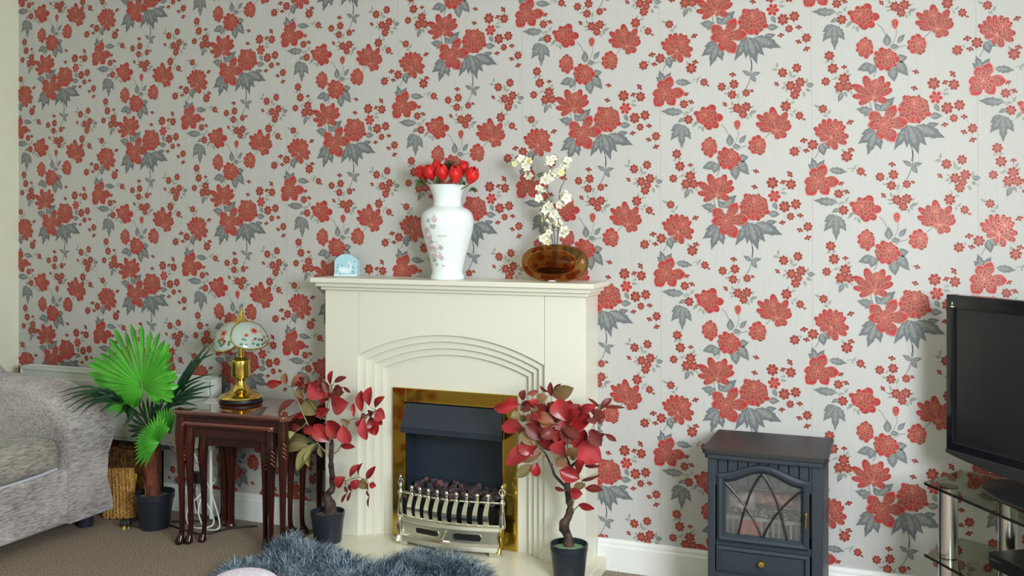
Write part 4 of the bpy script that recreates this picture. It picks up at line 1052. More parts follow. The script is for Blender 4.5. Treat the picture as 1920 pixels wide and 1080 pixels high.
# loose plug on the carpet with its flex
lp_ = PZ(236, 982, .02)
b = MB(); T = Matrix.Translation((lp_.x, lp_.y, .0235)) @ Matrix.Rotation(.5, 4, 'Z') @ Matrix.Rotation(1.1, 4, 'X')
b.box((-.022, -.014, -.018), (.022, .010, .018), 'rubber', T); lo = b.build('plug', bevel=.005, seg=2)
tag(lo, 'loose black plug lying on the carpet between sofa foot and palm pot', 'plug')
b = MB()
for x, z in ((0, .010), (-.011, -.009), (.011, -.009)): b.box((x-.003, -.033, z-.002), (x+.003, -.0135, z+.002), 'brass', T)
b.build('pin', lo)
b = MB(); b.tube(spline([(lp_.x+.015, lp_.y+.01, .015), (lp_.x+.06, lp_.y+.03, .005), (lp_.x+.13, lp_.y+.09, .005), (lp_.x+.26, lp_.y+.06, .005), (lp_.x+.36, lp_.y+.05, .005), (lp_.x+.42, lp_.y+.16, .005), (lp_.x+.50, lp_.y+.22, .005)]), .0036, 'rubber', 6); b.build('flex', lo, smooth=True)
# white coiled flex of the lamp
b = MB()
cp = [P(364, 850, -.07), P(372, 868, -.06), P(382, 885, -.05), P(404, 900, -.05), P(378, 925, -.09), P(352, 955, -.12), P(352, 982, -.15), P(370, 990, -.19), P(398, 985, -.17), P(398, 965, -.13), P(380, 935, -.12), P(372, 960, -.15), P(384, 990, -.19), P(408, 992, -.20), P(411, 975, -.16), P(398, 930, -.11), P(388, 905, -.07)]
cp = [Vector((p.x, p.y, max(p.z, .005))) for p in cp]
b.tube(spline(cp, 8), .0034, 'cord', 6); o = b.build('coiled_cord', smooth=True)
tag(o, 'white flex hanging in loops behind the front legs of the tables', 'cord')

# ================================================================ nest of three tables
def cabriole(b, x, y, H, name, out=(0, 0), s=1.0):
    ox, oy = out; pts = []; rad = []
    for t, off, r in ((1, 0, .017), (.93, .001, .018), (.86, .004, .0185), (.78, .005, .0175), (.68, .003, .0145), (.5, 0, .0115), (.3, -.002, .0095), (.14, -.002, .0085), (.075, .001, .0095), (.045, .005, .0135), (.02, .007, .016), (.004, .006, .013)):
        pts.append((x+ox*off, y+oy*off, H*t)); rad.append(r*s)
    q = spline(pts, 3); rr = []
    for i in range(len(rad)-1):
        for k in range(3): rr.append(rad[i]+(rad[i+1]-rad[i])*k/3)
    rr.append(rad[-1]); b.tube(q, rr, name, 12)
def table(name, cx, cy, rot, Wd, Dp, H, label, legw=1.0, gl='wooddark'):
    T = RZ(rot, (cx, cy, 0)); t_ = thing(name, (cx, cy, 0), label, 'table', 'nest of mahogany tables')
    c_ = .018
    def canted4(i_): return [(-Wd/2+c_+i_, -Dp/2+i_), (Wd/2-c_-i_, -Dp/2+i_), (Wd/2-i_, -Dp/2+c_+i_), (Wd/2-i_, Dp/2-c_-i_), (Wd/2-c_-i_, Dp/2-i_), (-Wd/2+c_+i_, Dp/2-i_), (-Wd/2+i_, Dp/2-c_-i_), (-Wd/2+i_, -Dp/2+c_+i_)]
    b = MB(); b.prism(canted4(0), 'z', H-.016, H, 'tabletop', T); o = b.build('tabletop', t_, bevel=.005, seg=3)
    b = MB(); b.prism(canted4(.008), 'z', H-.026, H-.016, 'wood', T); b.build('under_moulding', t_, bevel=.003)
    ix, iy = Wd/2-.032, Dp/2-.030
    for (xa, ya, xb, yb) in ((-ix, -iy, ix, -iy), (-ix, iy, ix, iy)):
        b = MB(); n = 16; lo_ = [(xa+(xb-xa)*k/n, H-.062-.014*abs(2*k/n-1)**6) for k in range(n+1)]
        b.prism([(xa, H-.026)]+lo_+[(xb, H-.026)], 'y', ya-.006, ya+.006, 'apronwood', T); b.build('apron', t_)
    for x in (-ix, ix): b = MB(); b.box((x-.006, -iy, H-.070), (x+.006, iy, H-.026), 'apronwood', T); b.build('apron', t_)
    # rope carving on the canted corners
    for sx, sy in ((-1, -1), (1, -1), (1, 1), (-1, 1)):
        b = MB()
        for k in range(6):
            u = k/5-.5; px = sx*(Wd/2-c_/2)-u*c_*1.5*sx*1; py = sy*(Dp/2-c_/2)+u*c_*1.5*sy
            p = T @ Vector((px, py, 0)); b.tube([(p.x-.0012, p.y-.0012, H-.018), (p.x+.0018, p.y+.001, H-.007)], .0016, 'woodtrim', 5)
        b.build('rope_carving', t_)
        b = MB(); p = T @ Vector((sx*ix, sy*iy, 0)); d = T.to_3x3() @ Vector((sx, sy, 0)).normalized()
        cabriole(b, p.x, p.y, H-.022, 'wood', (d.x, d.y), legw*(1.45 if sy > 0 and sx < 0 else 1.0)); lg = b.build('leg', t_, smooth=True)
        if sy < 0:
            b = MB()
            for k in range(4):
                z = H*.80-.016*k; e = Vector((-d.y, d.x, 0))
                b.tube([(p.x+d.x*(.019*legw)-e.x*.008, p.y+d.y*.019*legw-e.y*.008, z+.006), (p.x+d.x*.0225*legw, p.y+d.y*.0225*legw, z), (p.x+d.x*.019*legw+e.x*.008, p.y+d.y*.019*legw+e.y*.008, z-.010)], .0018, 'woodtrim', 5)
            b.build('knee_carving', lg)
    return T
TZ = .537
rot = 4.5
fl = Vector((-2.668, -.393)); ux = Vector((math.cos(math.radians(rot)), math.sin(math.radians(rot)))); uy = Vector((-ux.y, ux.x))
c1 = fl+ux*.26+uy*.175
table('side_table', c1.x, c1.y, rot, .52, .350, TZ, 'largest mahogany table of the nest, polished top carrying the brass lamp', 1.2)
c2 = fl+ux*.250+uy*.165
table('side_table', c2.x-.005, c2.y, rot, .43, .30, TZ-.045, 'middle mahogany table, its carved corners peeping out under the largest top', 1.15, 'wooddark')
c3 = fl+ux*.245+uy*.170
table('side_table', c3.x-.004, c3.y+.004, rot, .345, .25, TZ-.085, 'smallest mahogany table, innermost of the nest with shaped apron', 1.1, 'wooddark')
# paper on the table
q_ = c1-ux*.155+uy*.07; p = Vector((q_.x, q_.y, TZ))
b = MB(); T = RZ(28, (p.x, p.y, TZ+.0006)); b.box((-.09, -.055, 0), (.09, .055, .0012), 'paper', T)
tag(b.build('envelope'), 'white paper lying on the tabletop between the lamp and the palm', 'paper')

# ================================================================ brass lamp with painted glass
LP = PZ(452, 748, TZ); LP = Vector((LP.x, -.14, TZ)); LP.x = P(452, 745, -.14).x
lm = thing('table_lamp', LP, 'polished brass touch lamp with flower painted glass shade on the table', 'lamp')
K = .00229
def lath(prof, name, nm, seg=40): b = MB(); b.lathe([(r*K, z*K) for r, z in smoothprof(prof, 3)], LP, nm, seg); return b.build(name, lm, smooth=True)
lath([(0, .6), (36, .6), (37, 3), (36.5, 7)], 'base_rim', 'rubber')
lath([(0, 7), (36, 7), (35, 12), (27, 16), (21, 19), (15, 24), (10, 32), (8.5, 39), (11, 42), (16, 45), (17, 50), (17, 72), (15, 77), (10, 80), (7, 81), (0, 81)], 'base', 'brass2')
lath([(5.4, 80), (5.4, 104), (0, 104)], 'neck', 'brass2', 24)
SC = LP+Vector((0, 0, 100*K))
# glass panels: curved petals hung from the cap, leaning with the tilted shade
def SQ(v): return abs(v)**.8*(1 if v > 0 else -1)
def panel(az, aw, z_lo, z_hi, R_, paint):
    def S(u, v):                      # u,v in the unit disc
        a = az+u*aw; t = .5-.5*v      # t: 0 top .. 1 bottom
        th = .22+t*1.22
        r = R_*math.sin(th)**.75; z = z_lo+(z_hi-z_lo)*math.cos(th)
        return SC+Vector((r*math.cos(a), r*math.sin(a), z))
    b = MB(); n = 10; m_ = 32; rows = []
    vs = [S(0, 0)]; fs = []
    for i in range(1, n+1):
        for k in range(m_):
            a = 2*PI*k/m_; vs.append(S(i/n*SQ(math.cos(a)), i/n*SQ(math.sin(a))))
    for k in range(m_): fs.append((0, 1+k, 1+(k+1) % m_))
    for i in range(n-1):
        for k in range(m_): fs.append((1+i*m_+k, 1+(i+1)*m_+k, 1+(i+1)*m_+(k+1) % m_, 1+i*m_+(k+1) % m_))
    b.add(vs, fs, 'lampglass'); po = b.build('glass_panel', lm, smooth=True, solid=.002)
    b = MB(); b.tube([S(SQ(math.cos(2*PI*k/40)), SQ(math.sin(2*PI*k/40))) for k in range(41)], .0028, 'brass', 6, cap=False); b.build('brass_rim', po, smooth=True)
    b = MB()
    def blob(u, v, r, ink, n=10, star_=0, lay=1):
        pts = []
        for k in range(n):
            a = 2*PI*k/n; rr = r*(1 if not star_ or k % 2 else .5); q = S(u+rr*math.cos(a), v+rr*1.0*math.sin(a)); c_ = Vector((SC.x, SC.y, q.z-.05)); pts.append(q+(q-c_).normalized()*(.0016+.0004*lay))
        b.face(pts, ink)
    for (u, v, r) in paint:
        blob(u, v, r, 'orange', 20, 1, 1); blob(u, v, r*.35, 'redpaint', 8, 0, 2)
    RR = random.Random(int(az*100))
    for k in range(26):
        u, v = RR.uniform(-.6, .6), -.62+RR.uniform(-.22, .22)
        if u*u+v*v < .8: blob(u, v, RR.uniform(.04, .09), RR.choice(['greenpaint', 'greenpaint', 'redpaint', 'print_grey']), 6, 0, 1)
    b.build('painted_flowers', po, recalc=False)
camaz = math.atan2(CAM_Y-LP.y, 0-LP.x)
for k, (da, aw, zl, zh) in enumerate(((.50, .76, -.018, .108), (-.95, .72, -.028, .105), (1.75, .66, -.010, .102), (3.1, .72, -.02, .105), (-2.3, .55, -.02, .100))):
    panel(camaz+da, aw*1.22, zl, zh, .116, [(.1, .05, .26), (-.32, -.2, .14)] if k != 1 else [(.15, .0, .27), (.2, -.35, .16)])
lath([(17, 139), (17.5, 141), (14, 145), (9, 149), (6, 153), (4, 155), (5, 158), (2.4, 161), (2, 164), (3.4, 167), (0, 170)], 'cap', 'brass2', 28)
b = MB(); b.tube([(SC.x, SC.y, SC.z-.01), (SC.x, SC.y, SC.z+.09)], .004, 'brass2', 8); b.build('inner_rod', lm)
b = MB(); b.tube(spline([LP+Vector((-.070, -.02, .006)), LP+Vector((-.11, -.03, .004)), LP+Vector((-.16, .0, .004)), LP+Vector((-.205, .05, .004))]), .0025, 'cord', 6); b.build('cord', lm, smooth=True)

# ================================================================ potted palm
def pot(name_parent, c, r0, r1, h, fill, rim=.004):
    b = MB(); b.lathe([(0, .001), (r0, .001), (r0+(r1-r0)*.8, h*.82), (r1*.99, h*.83), (r1, h), (r1-.004, h), (r0+(r1-r0)*.75-.004, h*.75), (0, h*.75)], c, 'pot', 40)
    b.build('pot', name_parent, smooth=True)
    b = MB(); b.lathe([(r0+(r1-r0)*.85-.003, h*.84), (r1*.55, h*.90), (0, h*.92)], c, fill, 28); b.build('pot_filling', name_parent, smooth=True)
RP = random.Random(12)
pc = Vector((P(290, 940, -.235).x, -.235, 0))
pm = thing('potted_palm', pc, 'artificial fan palm with one big bright green fan, in black pot beside the sofa', 'palm plant')
pot(pm, pc, .058, .081, .150, 'moss')
b = MB(); b.tube([P(288, 940, -.235), P(287, 915, -.235), P(285, 880, -.235), P(284, 850, -.235), P(283, 825, -.235)], [.034, .030, .028, .029, .022], 'palmtrunk', 14)
for k in range(40):
    a = RP.uniform(0, 2*PI); z0 = RP.uniform(.12, .33); q = Vector((P(285, 880, -.235).x, -.235, z0)); d = Vector((math.cos(a), math.sin(a), 0))
    b.tube([q+d*.026, q+d*.030+Vector((0, 0, .03)), q+d*.036+Vector((0, 0, .06))], [.003, .004, .001], 'palmtrunk', 4)
b.build('trunk', pm, smooth=True)
def blade(b, pts, wmax, name, face=Vector((0, -1, 0)), fold=.35, peak=.6, w0=.15):
    "a folded strap leaf along the points; face: the way its upper side looks"
    q = spline(pts, 4); n = len(q); vs = []
    for i, p in enumerate(q):
        t = i/(n-1); d = (q[min(i+1, n-1)]-q[max(i-1, 0)]).normalized(); s_ = d.cross(face).normalized(); up = s_.cross(d)
        w_ = wmax*(w0+(1-w0)*min(1, t/peak))*(1 if t < peak else max(0, 1-((t-peak)/(1-peak))**1.6))
        w_ = max(w_, .0004)
        vs += [p-s_*w_*.5, p+up*(-fold*w_*.5), p+s_*w_*.5]
    b.add(vs, [(i*3+j, i*3+j+1, (i+1)*3+j+1, (i+1)*3+j) for i in range(n-1) for j in range(2)], name)
def interp(tab, x):
    for (a, v), (b_, w_) in zip(tab, tab[1:]):
        if a <= x <= b_: return v+(w_-v)*(x-a)/(b_-a)
    return tab[-1][1]
HX, HY, HYY = 268, 727, -.345
tab = [(-48, 46), (-30, 58), (0, 64), (15, 66), (35, 74), (50, 88), (62, 98), (75, 108), (87, 110), (98, 118), (108, 112), (115, 120), (128, 112), (140, 100), (150, 112), (158, 120), (168, 96), (178, 92), (188, 84), (200, 80), (215, 76), (228, 62), (242, 44), (255, 34)]
b = MB(); n_ = 38
hub = P(HX, HY, HYY)
for i in range(n_):
    a = -48+(255+48)*i/(n_-1); L = interp(tab, a)*RP.uniform(.94, 1.05); ar = math.radians(a); dr = math.radians(RP.uniform(-2, 2))
    tipd = RP.uniform(-.03, .03)
    p1 = P(HX+L*.35*math.cos(ar), HY-L*.35*math.sin(ar), HYY-.012); p2 = P(HX+L*.72*math.cos(ar), HY-L*.72*math.sin(ar), HYY-.008)
    p3 = P(HX+L*math.cos(ar+dr), HY-L*math.sin(ar+dr), HYY+.02+tipd)
    blade(b, [hub, p1, p2, p3], .0290*(.75+.3*L/110), 'palm', fold=.5 if i % 2 else .2, peak=.80, w0=.08)
fo_ = b.build('fan_frond', pm, recalc=False)
b = MB(); b.tube(spline([P(282, 818, -.235), P(279, 790, -.27), P(272, 755, -.33), hub+Vector((0, -.004, 0)), P(266, 716, HYY-.010)], 4), [.0035]*17, 'palmstem', 6); b.build('frond_stalk', fo_, smooth=True)
# small drooping fan in front
b = MB(); hx, hy = 299, 829
tab2 = [(60, 34), (80, 52), (95, 56), (120, 46), (140, 44), (160, 46), (185, 48), (205, 50), (222, 62), (240, 52)]
for i in range(24):
    a = 55+(238-55)*i/23; L = interp(tab2, a) if a > 60 else 36; ar = math.radians(a)
    blade(b, [P(hx, hy, -.33), P(hx+L*.5*math.cos(ar), hy-L*.5*math.sin(ar)-3, -.36), P(hx+L*math.cos(ar), hy-L*math.sin(ar)+2, -.35)], .0135, 'palm', fold=.5 if i % 2 else .2)
for i in range(8):
    a = 78+i*6; ar = math.radians(a); L = 52
    blade(b, [P(318, 815, -.30), P(318+L*.5*math.cos(ar), 815-L*.5*math.sin(ar), -.32), P(318+L*math.cos(ar), 815-L*math.sin(ar), -.31)], .016, 'palm', fold=.4)
f2 = b.build('fan_frond', pm, recalc=False)
b = MB(); b.tube([P(284, 822, -.235), P(291, 812, -.28), P(299, 829, -.33)], .003, 'palmstem', 6); b.build('frond_stalk', f2, smooth=True)
# dark arching frond over the sofa arm
b = MB()
for i, (tx, ty, mx, my, w_) in enumerate(((107, 737, 170, 725, .010), (110, 744, 172, 733, .010), (112, 757, 170, 737, .011), (121, 768, 172, 742, .012), (133, 776, 178, 748, .014), (151, 776, 185, 752, .014), (165, 760, 195, 752, .014), (128, 745, 185, 735, .011),
                                         (186, 773, 210, 757, .015), (214, 784, 232, 768, .016), (231, 801, 242, 780, .017), (238, 795, 250, 775, .015), (145, 742, 190, 730, .012), (200, 765, 222, 752, .017), (160, 738, 200, 730, .012), (175, 748, 215, 742, .018))):
    blade(b, [P(268, 782, -.25), P(235, 758, -.33), P(mx, my, -.42), P(tx, ty, -.46)], w_*1.25, 'palmdark', face=Vector((0, -.8, .6)), fold=.3)
f3 = b.build('arching_frond', pm, recalc=False)
# dark fan behind the middle
b = MB()
for i, (tx, ty) in enumerate(((240, 808), (243, 820), (250, 831), (262, 838), (238, 797), (247, 770), (257, 752), (266, 748), (276, 744), (287, 741), (298, 742), (309, 746), (318, 753), (322, 768), (328, 780), (300, 755), (245, 785), (290, 760))):
    blade(b, [P(280, 806, -.235), P((280*.5+tx*.5), (806*.5+ty*.5), -.24), P(tx, ty, -.22)], .0175, 'palmdark', fold=.35)
b.build('dark_fan_frond', pm, recalc=False)
# upright frond on the table side
b = MB()
sp0 = [(300, 790), (313, 767), (335, 735), (354, 692), (379, 655)]
for (bx, by, tx, ty, w_) in ((318, 762, 396, 651, .020), (322, 756, 385, 650, .026), (330, 745, 372, 668, .026), (335, 738, 362, 672, .020), (326, 752, 350, 690, .020), (345, 700, 404, 662, .010), (340, 728, 404, 700, .008), (330, 745, 378, 712, .012),
                            (322, 755, 405, 722, .014), (324, 756, 388, 716, .012), (320, 760, 394, 745, .014), (318, 763, 371, 761, .014), (316, 764, 384, 735, .013), (312, 768, 339, 716, .014), (310, 770, 332, 724, .013), (315, 765, 360, 728, .014), (312, 768, 352, 752, .012)):
    my = (by+ty)/2-6; mx = (bx+tx)/2
    blade(b, [P(300, 790, -.24), P(bx, by, -.29), P(mx, my, -.32), P(tx, ty, -.30)], w_*1.1, 'palmdark', fold=.3, peak=.55, w0=.05)
f5 = b.build('upright_frond', pm, recalc=False)
b = MB(); b.tube([P(288, 812, -.235), P(300, 788, -.25), P(320, 758, -.30), P(338, 732, -.31)], .003, 'palmstem', 6); b.build('frond_stalk', f5, smooth=True)

# ================================================================ wicker basket with its lid, and a yellow card
wb = thing('wicker_basket', (-3.08, -.15, 0), 'woven wicker basket and pale flat lid squeezed between the sofa and palm pot', 'basket')
def weave(b, T, W, H, nr, nm, d=.004, th=.012, cross=26):
    b.box((0, -th/2, 0), (W, th/2, H), nm, T)
    for i in range(nr):
        x = W*(i+.5)/nr
        for s_ in (-1, 1):
            pts = [T @ Vector((x+.0035*math.sin(k*1.9+i*PI), s_*(th/2+.001+.002*math.cos(k*1.9+i*PI)), H*k/40)) for k in range(41)]
            b.tube(pts, d, nm, 5)
    for k in range(cross):
        z = H*(k+.5)/cross
        pts = [T @ Vector((W*j/(2*nr), -th/2-.0015-.0025*math.cos(PI*j+k*PI), z)) for j in range(2*nr+1)]
        b.tube(pts, .0032, nm, 4)
pr = P(254, 966, -.215); pl_ = P(196, 966, -.215)
T = Matrix.Translation((pl_.x, -.215, .001)) @ Matrix.Rotation(math.radians(-7), 4, 'Y') @ Matrix.Rotation(math.radians(-4), 4, 'X')
b = MB(); weave(b, T, pr.x-pl_.x, .205, 9, 'wicker', .0075, cross=0); b.build('lid', wb, smooth=True)
b = MB()
weave(b, Matrix.Translation((-3.20, -.165, .002)), .245, .290, 12, 'wickerdark'); weave(b, Matrix.Translation((-3.20, -.112, .002)), .245, .290, 12, 'wickerdark')
b.box((-3.20, -.17, .002), (-3.185, -.107, .29), 'wickerdark'); b.box((-2.97, -.17, .002), (-2.955, -.107, .29), 'wickerdark')
b.box((-3.2, -.17, .002), (-2.955, -.107, .012), 'wickerdark')
b.build('body', wb, smooth=True)
b = MB(); T = Matrix.Translation((P(243, 925, -.188).x, -.188, .13)) @ Matrix.Rotation(math.radians(12), 4, 'Y'); b.box((0, 0, 0), (.026, .004, .075), 'yellow', T)
tag(b.build('yellow_card'), 'bright yellow card sticking up from the wicker basket', 'card')

# ================================================================ two red leaved plants
def leaf(b, B_, T_, wd, nm, rnd, cup=.25, curl=.10):
    ax = T_-B_; L = ax.length; d = ax/L
    f_ = Vector((rnd.uniform(-.35, .35), -1, rnd.uniform(-.1, .7))).normalized(); s_ = d.cross(f_)
    if s_.length < .2: s_ = d.cross(Vector((1, 0, .3)))
    s_.normalize(); up = s_.cross(d)*-1
    if up.y > 0: up = -up
    vs = []; n = 8; cu = curl*rnd.uniform(.2, 1.6)
    for i in range(n+1):
        t = i/n; w_ = wd*.5*(math.sin(PI*min(1, t**1.12))**.72 if 0 < t < 1 else .02)
        p = B_+d*L*t+up*(L*cu*math.sin(PI*t)*1.0)
        for u in (-1, -.5, 0, .5, 1):
            vs.append(p+s_*w_*u+up*(abs(u)**1.5*w_*cup*1.6-(.0012 if u == 0 else 0)))
    b.add(vs, [(i*5+j, i*5+j+1, (i+1)*5+j+1, (i+1)*5+j) for i in range(n) for j in range(4)], nm)
NM = {'r': 'leafred', 'p': 'leafpink', 'm': 'leafmaroon', 'b': 'leafbrown', 'o': 'leafolive', 'y': 'leafyellow'}
def red_plant(px0, py0, sc, Yc, potc, pr0, pr1, ph_, fill, leaves, trunk, branches, label, seed, clumps=()):
    rnd = random.Random(seed)
    t_ = thing('red_leaf_plant', potc, label, 'potted plant')
    pot(t_, potc, pr0, pr1, ph_, fill)
    def Q(x, y, dy=0.): return P(px0+x/sc, py0+y/sc, Yc+dy)
    m = 1/(sc*470.)
    b = MB(); pts = [Q(x, y) for x, y, r in trunk]; pts = [Vector((p.x, p.y+.004*math.sin(i*2.1), p.z)) for i, p in enumerate(pts)]
    pts[0].z = min(pts[0].z, potc.z+ph_*.8)
    q = spline(pts, 4); rr = []
    for i in range(len(trunk)-1):
        for k in range(4): rr.append((trunk[i][2]+(trunk[i+1][2]-trunk[i][2])*k/4)*m*1.3*rnd.uniform(.84, 1.16))
    rr.append(trunk[-1][2]*m); b.tube(q, rr, 'bark', 12)
    b.build('trunk', t_, smooth=True)
    b = MB()
    for br, col, r in branches:
        pp = [Q(x, y, rnd.uniform(-.03, .0) if i else 0) for i, (x, y) in enumerate(br)]
        q = spline(pp, 4); b.tube(q, [r*m*(1-.6*i/(len(q)-1)) for i in range(len(q))], col, 7)
    b.build('branches', t_, smooth=True)
    b = MB(); tw = MB()
    bpts = [Q(x, y) for br, _, _ in branches for x, y in br]
    extra = []
    for cx_, cy_, rr_, n_ in clumps:
        for k in range(n_):
            an = rnd.uniform(0, 2*PI); r0 = rnd.uniform(.1, .5)*rr_; L_ = rnd.uniform(.45, .8)*rr_
            extra.append((cx_+r0*math.cos(an), cy_+r0*math.sin(an)*.8, cx_+(r0+L_)*math.cos(an+rnd.uniform(-.4, .4)), cy_+(r0+L_)*math.sin(an)*.8, rnd.uniform(36, 60), rnd.choice('rrmmbr')))
    for (x0, y0, x1, y1, wd, c_) in extra+leaves:
        d0 = rnd.uniform(-.07, -.0); d1 = d0+rnd.uniform(-.035, .02)
        B_ = Q(x0, y0, d0); T_ = Q(x1, y1, d1)
        leaf(b, B_, T_, wd*m*1.12, NM[c_], rnd)
        near = min(bpts, key=lambda p: (p-B_).length); 
        if (near-B_).length < .12: tw.tube([near, (near+B_)/2+Vector((0, 0, -.004)), B_], .0011, 'twig', 4)
    b.build('foliage', t_, smooth=True, recalc=False)['kind'] = 'stuff'; tw.build('leaf_stalks', t_)['kind'] = 'stuff'
    return t_
ppx = P(1067, 1025, -.27)
red_plant(900, 700, 2.843, -.27, Vector((ppx.x, -.27, .051)), .053, .0655, .118, 'moss',
 [(215,165,72,188,48,'r'),(205,152,130,148,28,'r'),(225,145,240,88,38,'m'),(250,112,312,95,24,'b'),(232,292,113,285,66,'r'),(215,210,165,238,34,'b'),(380,122,376,45,26,'m'),(388,122,500,78,62,'b'),(365,100,320,65,18,'m'),(392,100,435,55,14,'m'),
  (245,190,288,148,34,'m'),(290,190,352,158,40,'b'),(300,152,362,125,44,'b'),(442,262,360,158,86,'r'),(455,252,412,138,82,'r'),(465,242,482,143,82,'r'),(475,252,532,165,72,'r'),(520,212,624,172,38,'r'),(462,242,460,325,90,'r'),
  (478,275,594,245,90,'r'),(500,300,574,362,74,'r'),(340,310,270,240,80,'p'),(350,352,240,270,60,'m'),(370,332,295,330,60,'r'),(402,312,325,238,96,'r'),(412,322,305,352,84,'r'),(388,332,338,402,76,'r'),(310,380,212,318,54,'b'),(290,342,196,300,44,'m'),
  (310,385,138,488,78,'r'),(282,440,222,358,66,'r'),(330,420,222,472,44,'b'),(445,448,440,356,92,'p'),(508,385,648,470,104,'p'),(500,400,552,300,60,'r'),(590,300,648,388,58,'m'),(590,342,606,296,30,'m'),(285,488,193,552,48,'o'),(300,474,300,552,44,'r'),
  (472,492,402,460,46,'b'),(480,450,522,400,54,'b'),(532,562,422,518,68,'r'),(520,532,558,470,54,'r'),(600,232,668,230,42,'m'),(665,215,595,212,36,'m'),(640,192,704,132,30,'m'),(636,182,575,133,14,'m'),(660,182,774,184,16,'m'),(606,345,668,322,20,'m'),(664,322,728,362,22,'m'),
  (558,492,642,496,18,'m'),(540,572,644,540,14,'m'),(560,612,655,622,34,'m'),(455,627,398,610,18,'m'),(480,627,548,642,50,'r'),(500,602,564,592,32,'b'),(525,700,612,722,30,'r'),(412,250,372,190,60,'m'),(330,180,280,230,44,'b'),(250,250,205,225,30,'o'),(330,300,280,345,60,'b'),(425,400,380,372,50,'m')],
 [(478,935,22),(466,870,17),(448,812,19),(468,770,14),(480,720,13),(472,650,12),(466,600,11),(470,560,10)],
 [([(462,610),(400,545),(385,505),(350,430),(322,400)],'bark',8),([(470,565),(478,500),(462,445)],'bark',9),([(478,505),(530,455),(560,420)],'bark',8),([(462,450),(440,335),(455,260)],'twig',5),([(385,490),(330,400),(250,250),(215,170)],'twig',5),
  ([(468,440),(465,330),(470,240)],'twig',4),([(322,402),(370,200),(385,110)],'twig',4),([(540,450),(600,350),(612,250),(640,190)],'twig',4),([(480,700),(530,612),(560,562),(640,530)],'twig',4),([(490,725),(512,650),(540,600)],'twig',4),([(495,735),(530,700)],'twig',4),([(350,430),(290,345),(230,292)],'twig',4),([(345,440),(300,480)],'twig',4)],
 'red leaved artificial plant in black pot nearest the stove, beside the brass fire', 31, [(430, 280, 130, 20), (290, 200, 80, 10), (600, 230, 60, 6)])
ppl = P(617, 965, -.24)
red_plant(500, 680, 3.6, -.24, Vector((ppl.x, -.25, .051)), .052, .0655, .116, 'soil',
 [(104,132,-2,150,52,'r'),(132,152,125,68,62,'b'),(165,165,262,88,66,'b'),(232,182,252,118,40,'m'),(402,232,286,138,112,'p'),(430,150,446,52,46,'r'),(455,132,540,98,34,'m'),(448,190,520,165,22,'m'),(518,165,568,204,20,'m'),(440,292,553,272,110,'p'),(430,232,524,200,66,'b'),
  (350,345,255,250,112,'o'),(422,312,340,345,64,'r'),(330,362,424,315,54,'r'),(262,372,203,350,38,'r'),(240,242,212,168,54,'b'),(192,250,78,332,54,'m'),(245,440,150,430,42,'m'),(335,482,256,438,54,'r'),(422,535,322,415,98,'r'),(532,492,402,395,116,'r'),(512,420,560,545,94,'p'),(500,560,598,570,38,'r'),
  (190,470,106,502,46,'y'),(302,520,150,515,92,'o'),(290,560,128,592,60,'o'),(332,545,205,732,86,'y'),(302,580,288,705,56,'y'),(355,560,375,640,40,'o'),(642,335,638,186,62,'r'),(690,292,706,162,70,'p'),(732,302,798,228,46,'r'),(735,330,800,375,80,'p'),(735,345,778,422,58,'r'),(700,362,738,492,74,'r'),(655,372,672,524,64,'p'),
  (588,370,585,272,28,'r'),(562,410,498,380,32,'b'),(527,770,474,842,74,'r'),(560,772,632,688,46,'r'),(622,770,648,676,30,'r'),(672,785,737,698,38,'r'),(622,790,575,852,54,'r'),(685,852,622,800,58,'b'),(692,825,740,832,38,'r'),(685,845,695,905,22,'m'),(694,900,688,978,18,'m'),(525,835,545,880,20,'m'),(544,878,506,946,20,'m'),(555,825,572,870,20,'m'),(570,868,544,938,20,'m'),
  (300,180,270,110,50,'b'),(330,200,300,140,50,'r'),(380,150,350,100,40,'m'),(420,200,380,120,40,'m'),(640,380,622,440,50,'p'),(720,420,705,480,50,'r')],
 [(428,1040,36),(425,960,30),(412,895,20),(444,850,15),(440,770,15),(438,690,13),(436,600,12),(436,520,10)],
 [([(438,660),(400,605),(345,545),(270,400),(195,225),(160,160)],'twig',6),([(436,530),(400,380),(425,210),(440,150)],'twig',6),([(448,620),(500,565),(550,400),(640,372),(740,320)],'twig',5),([(445,800),(530,798),(610,775),(680,790)],'twig',5),([(400,610),(345,560)],'bark',7),([(400,390),(320,300),(260,200)],'twig',4),([(370,590),(300,530)],'twig',4)],
 'red and olive leaved artificial plant in black pot beside the nested tables', 47, [(400, 190, 100, 9), (240, 160, 80, 6), (700, 370, 60, 5)])

# ================================================================ fur rug and pouffe
def inside(poly_, x, y):
    c_ = False; n = len(poly_)
    for i in range(n):
        x0, y0 = poly_[i]; x1, y1 = poly_[(i+1) % n]
        if (y0 > y) != (y1 > y) and x < (x1-x0)*(y-y0)/(y1-y0)+x0: c_ = not c_
    return c_
def edge_d(poly_, x, y):
    best = 9
    n = len(poly_)
    for i in range(n):
        x0, y0 = poly_[i]; x1, y1 = poly_[(i+1) % n]; dx, dy = x1-x0, y1-y0
        t = max(0, min(1, ((x-x0)*dx+(y-y0)*dy)/(dx*dx+dy*dy))); best = min(best, math.hypot(x-x0-dx*t, y-y0-dy*t))
    return best
top_px = [(392, 1078), (405, 1058), (430, 1040), (470, 1032), (505, 1028), (530, 1012), (556, 1008), (585, 1024), (622, 1038), (660, 1048), (700, 1056), (740, 1048), (790, 1042), (840, 1046), (880, 1058), (915, 1072)]
ro = [PZ(x, y+6, .05) for x, y in top_px]; ro = [(p.x, p.y) for p in ro]
ro = ro+[(-1.22, -.55), (-1.16, -.75), (-1.28, -.95), (-1.5, -1.05), (-1.8, -1.08), (-2.1, -1.1), (-2.35, -1.0), (-2.42, -.82)]
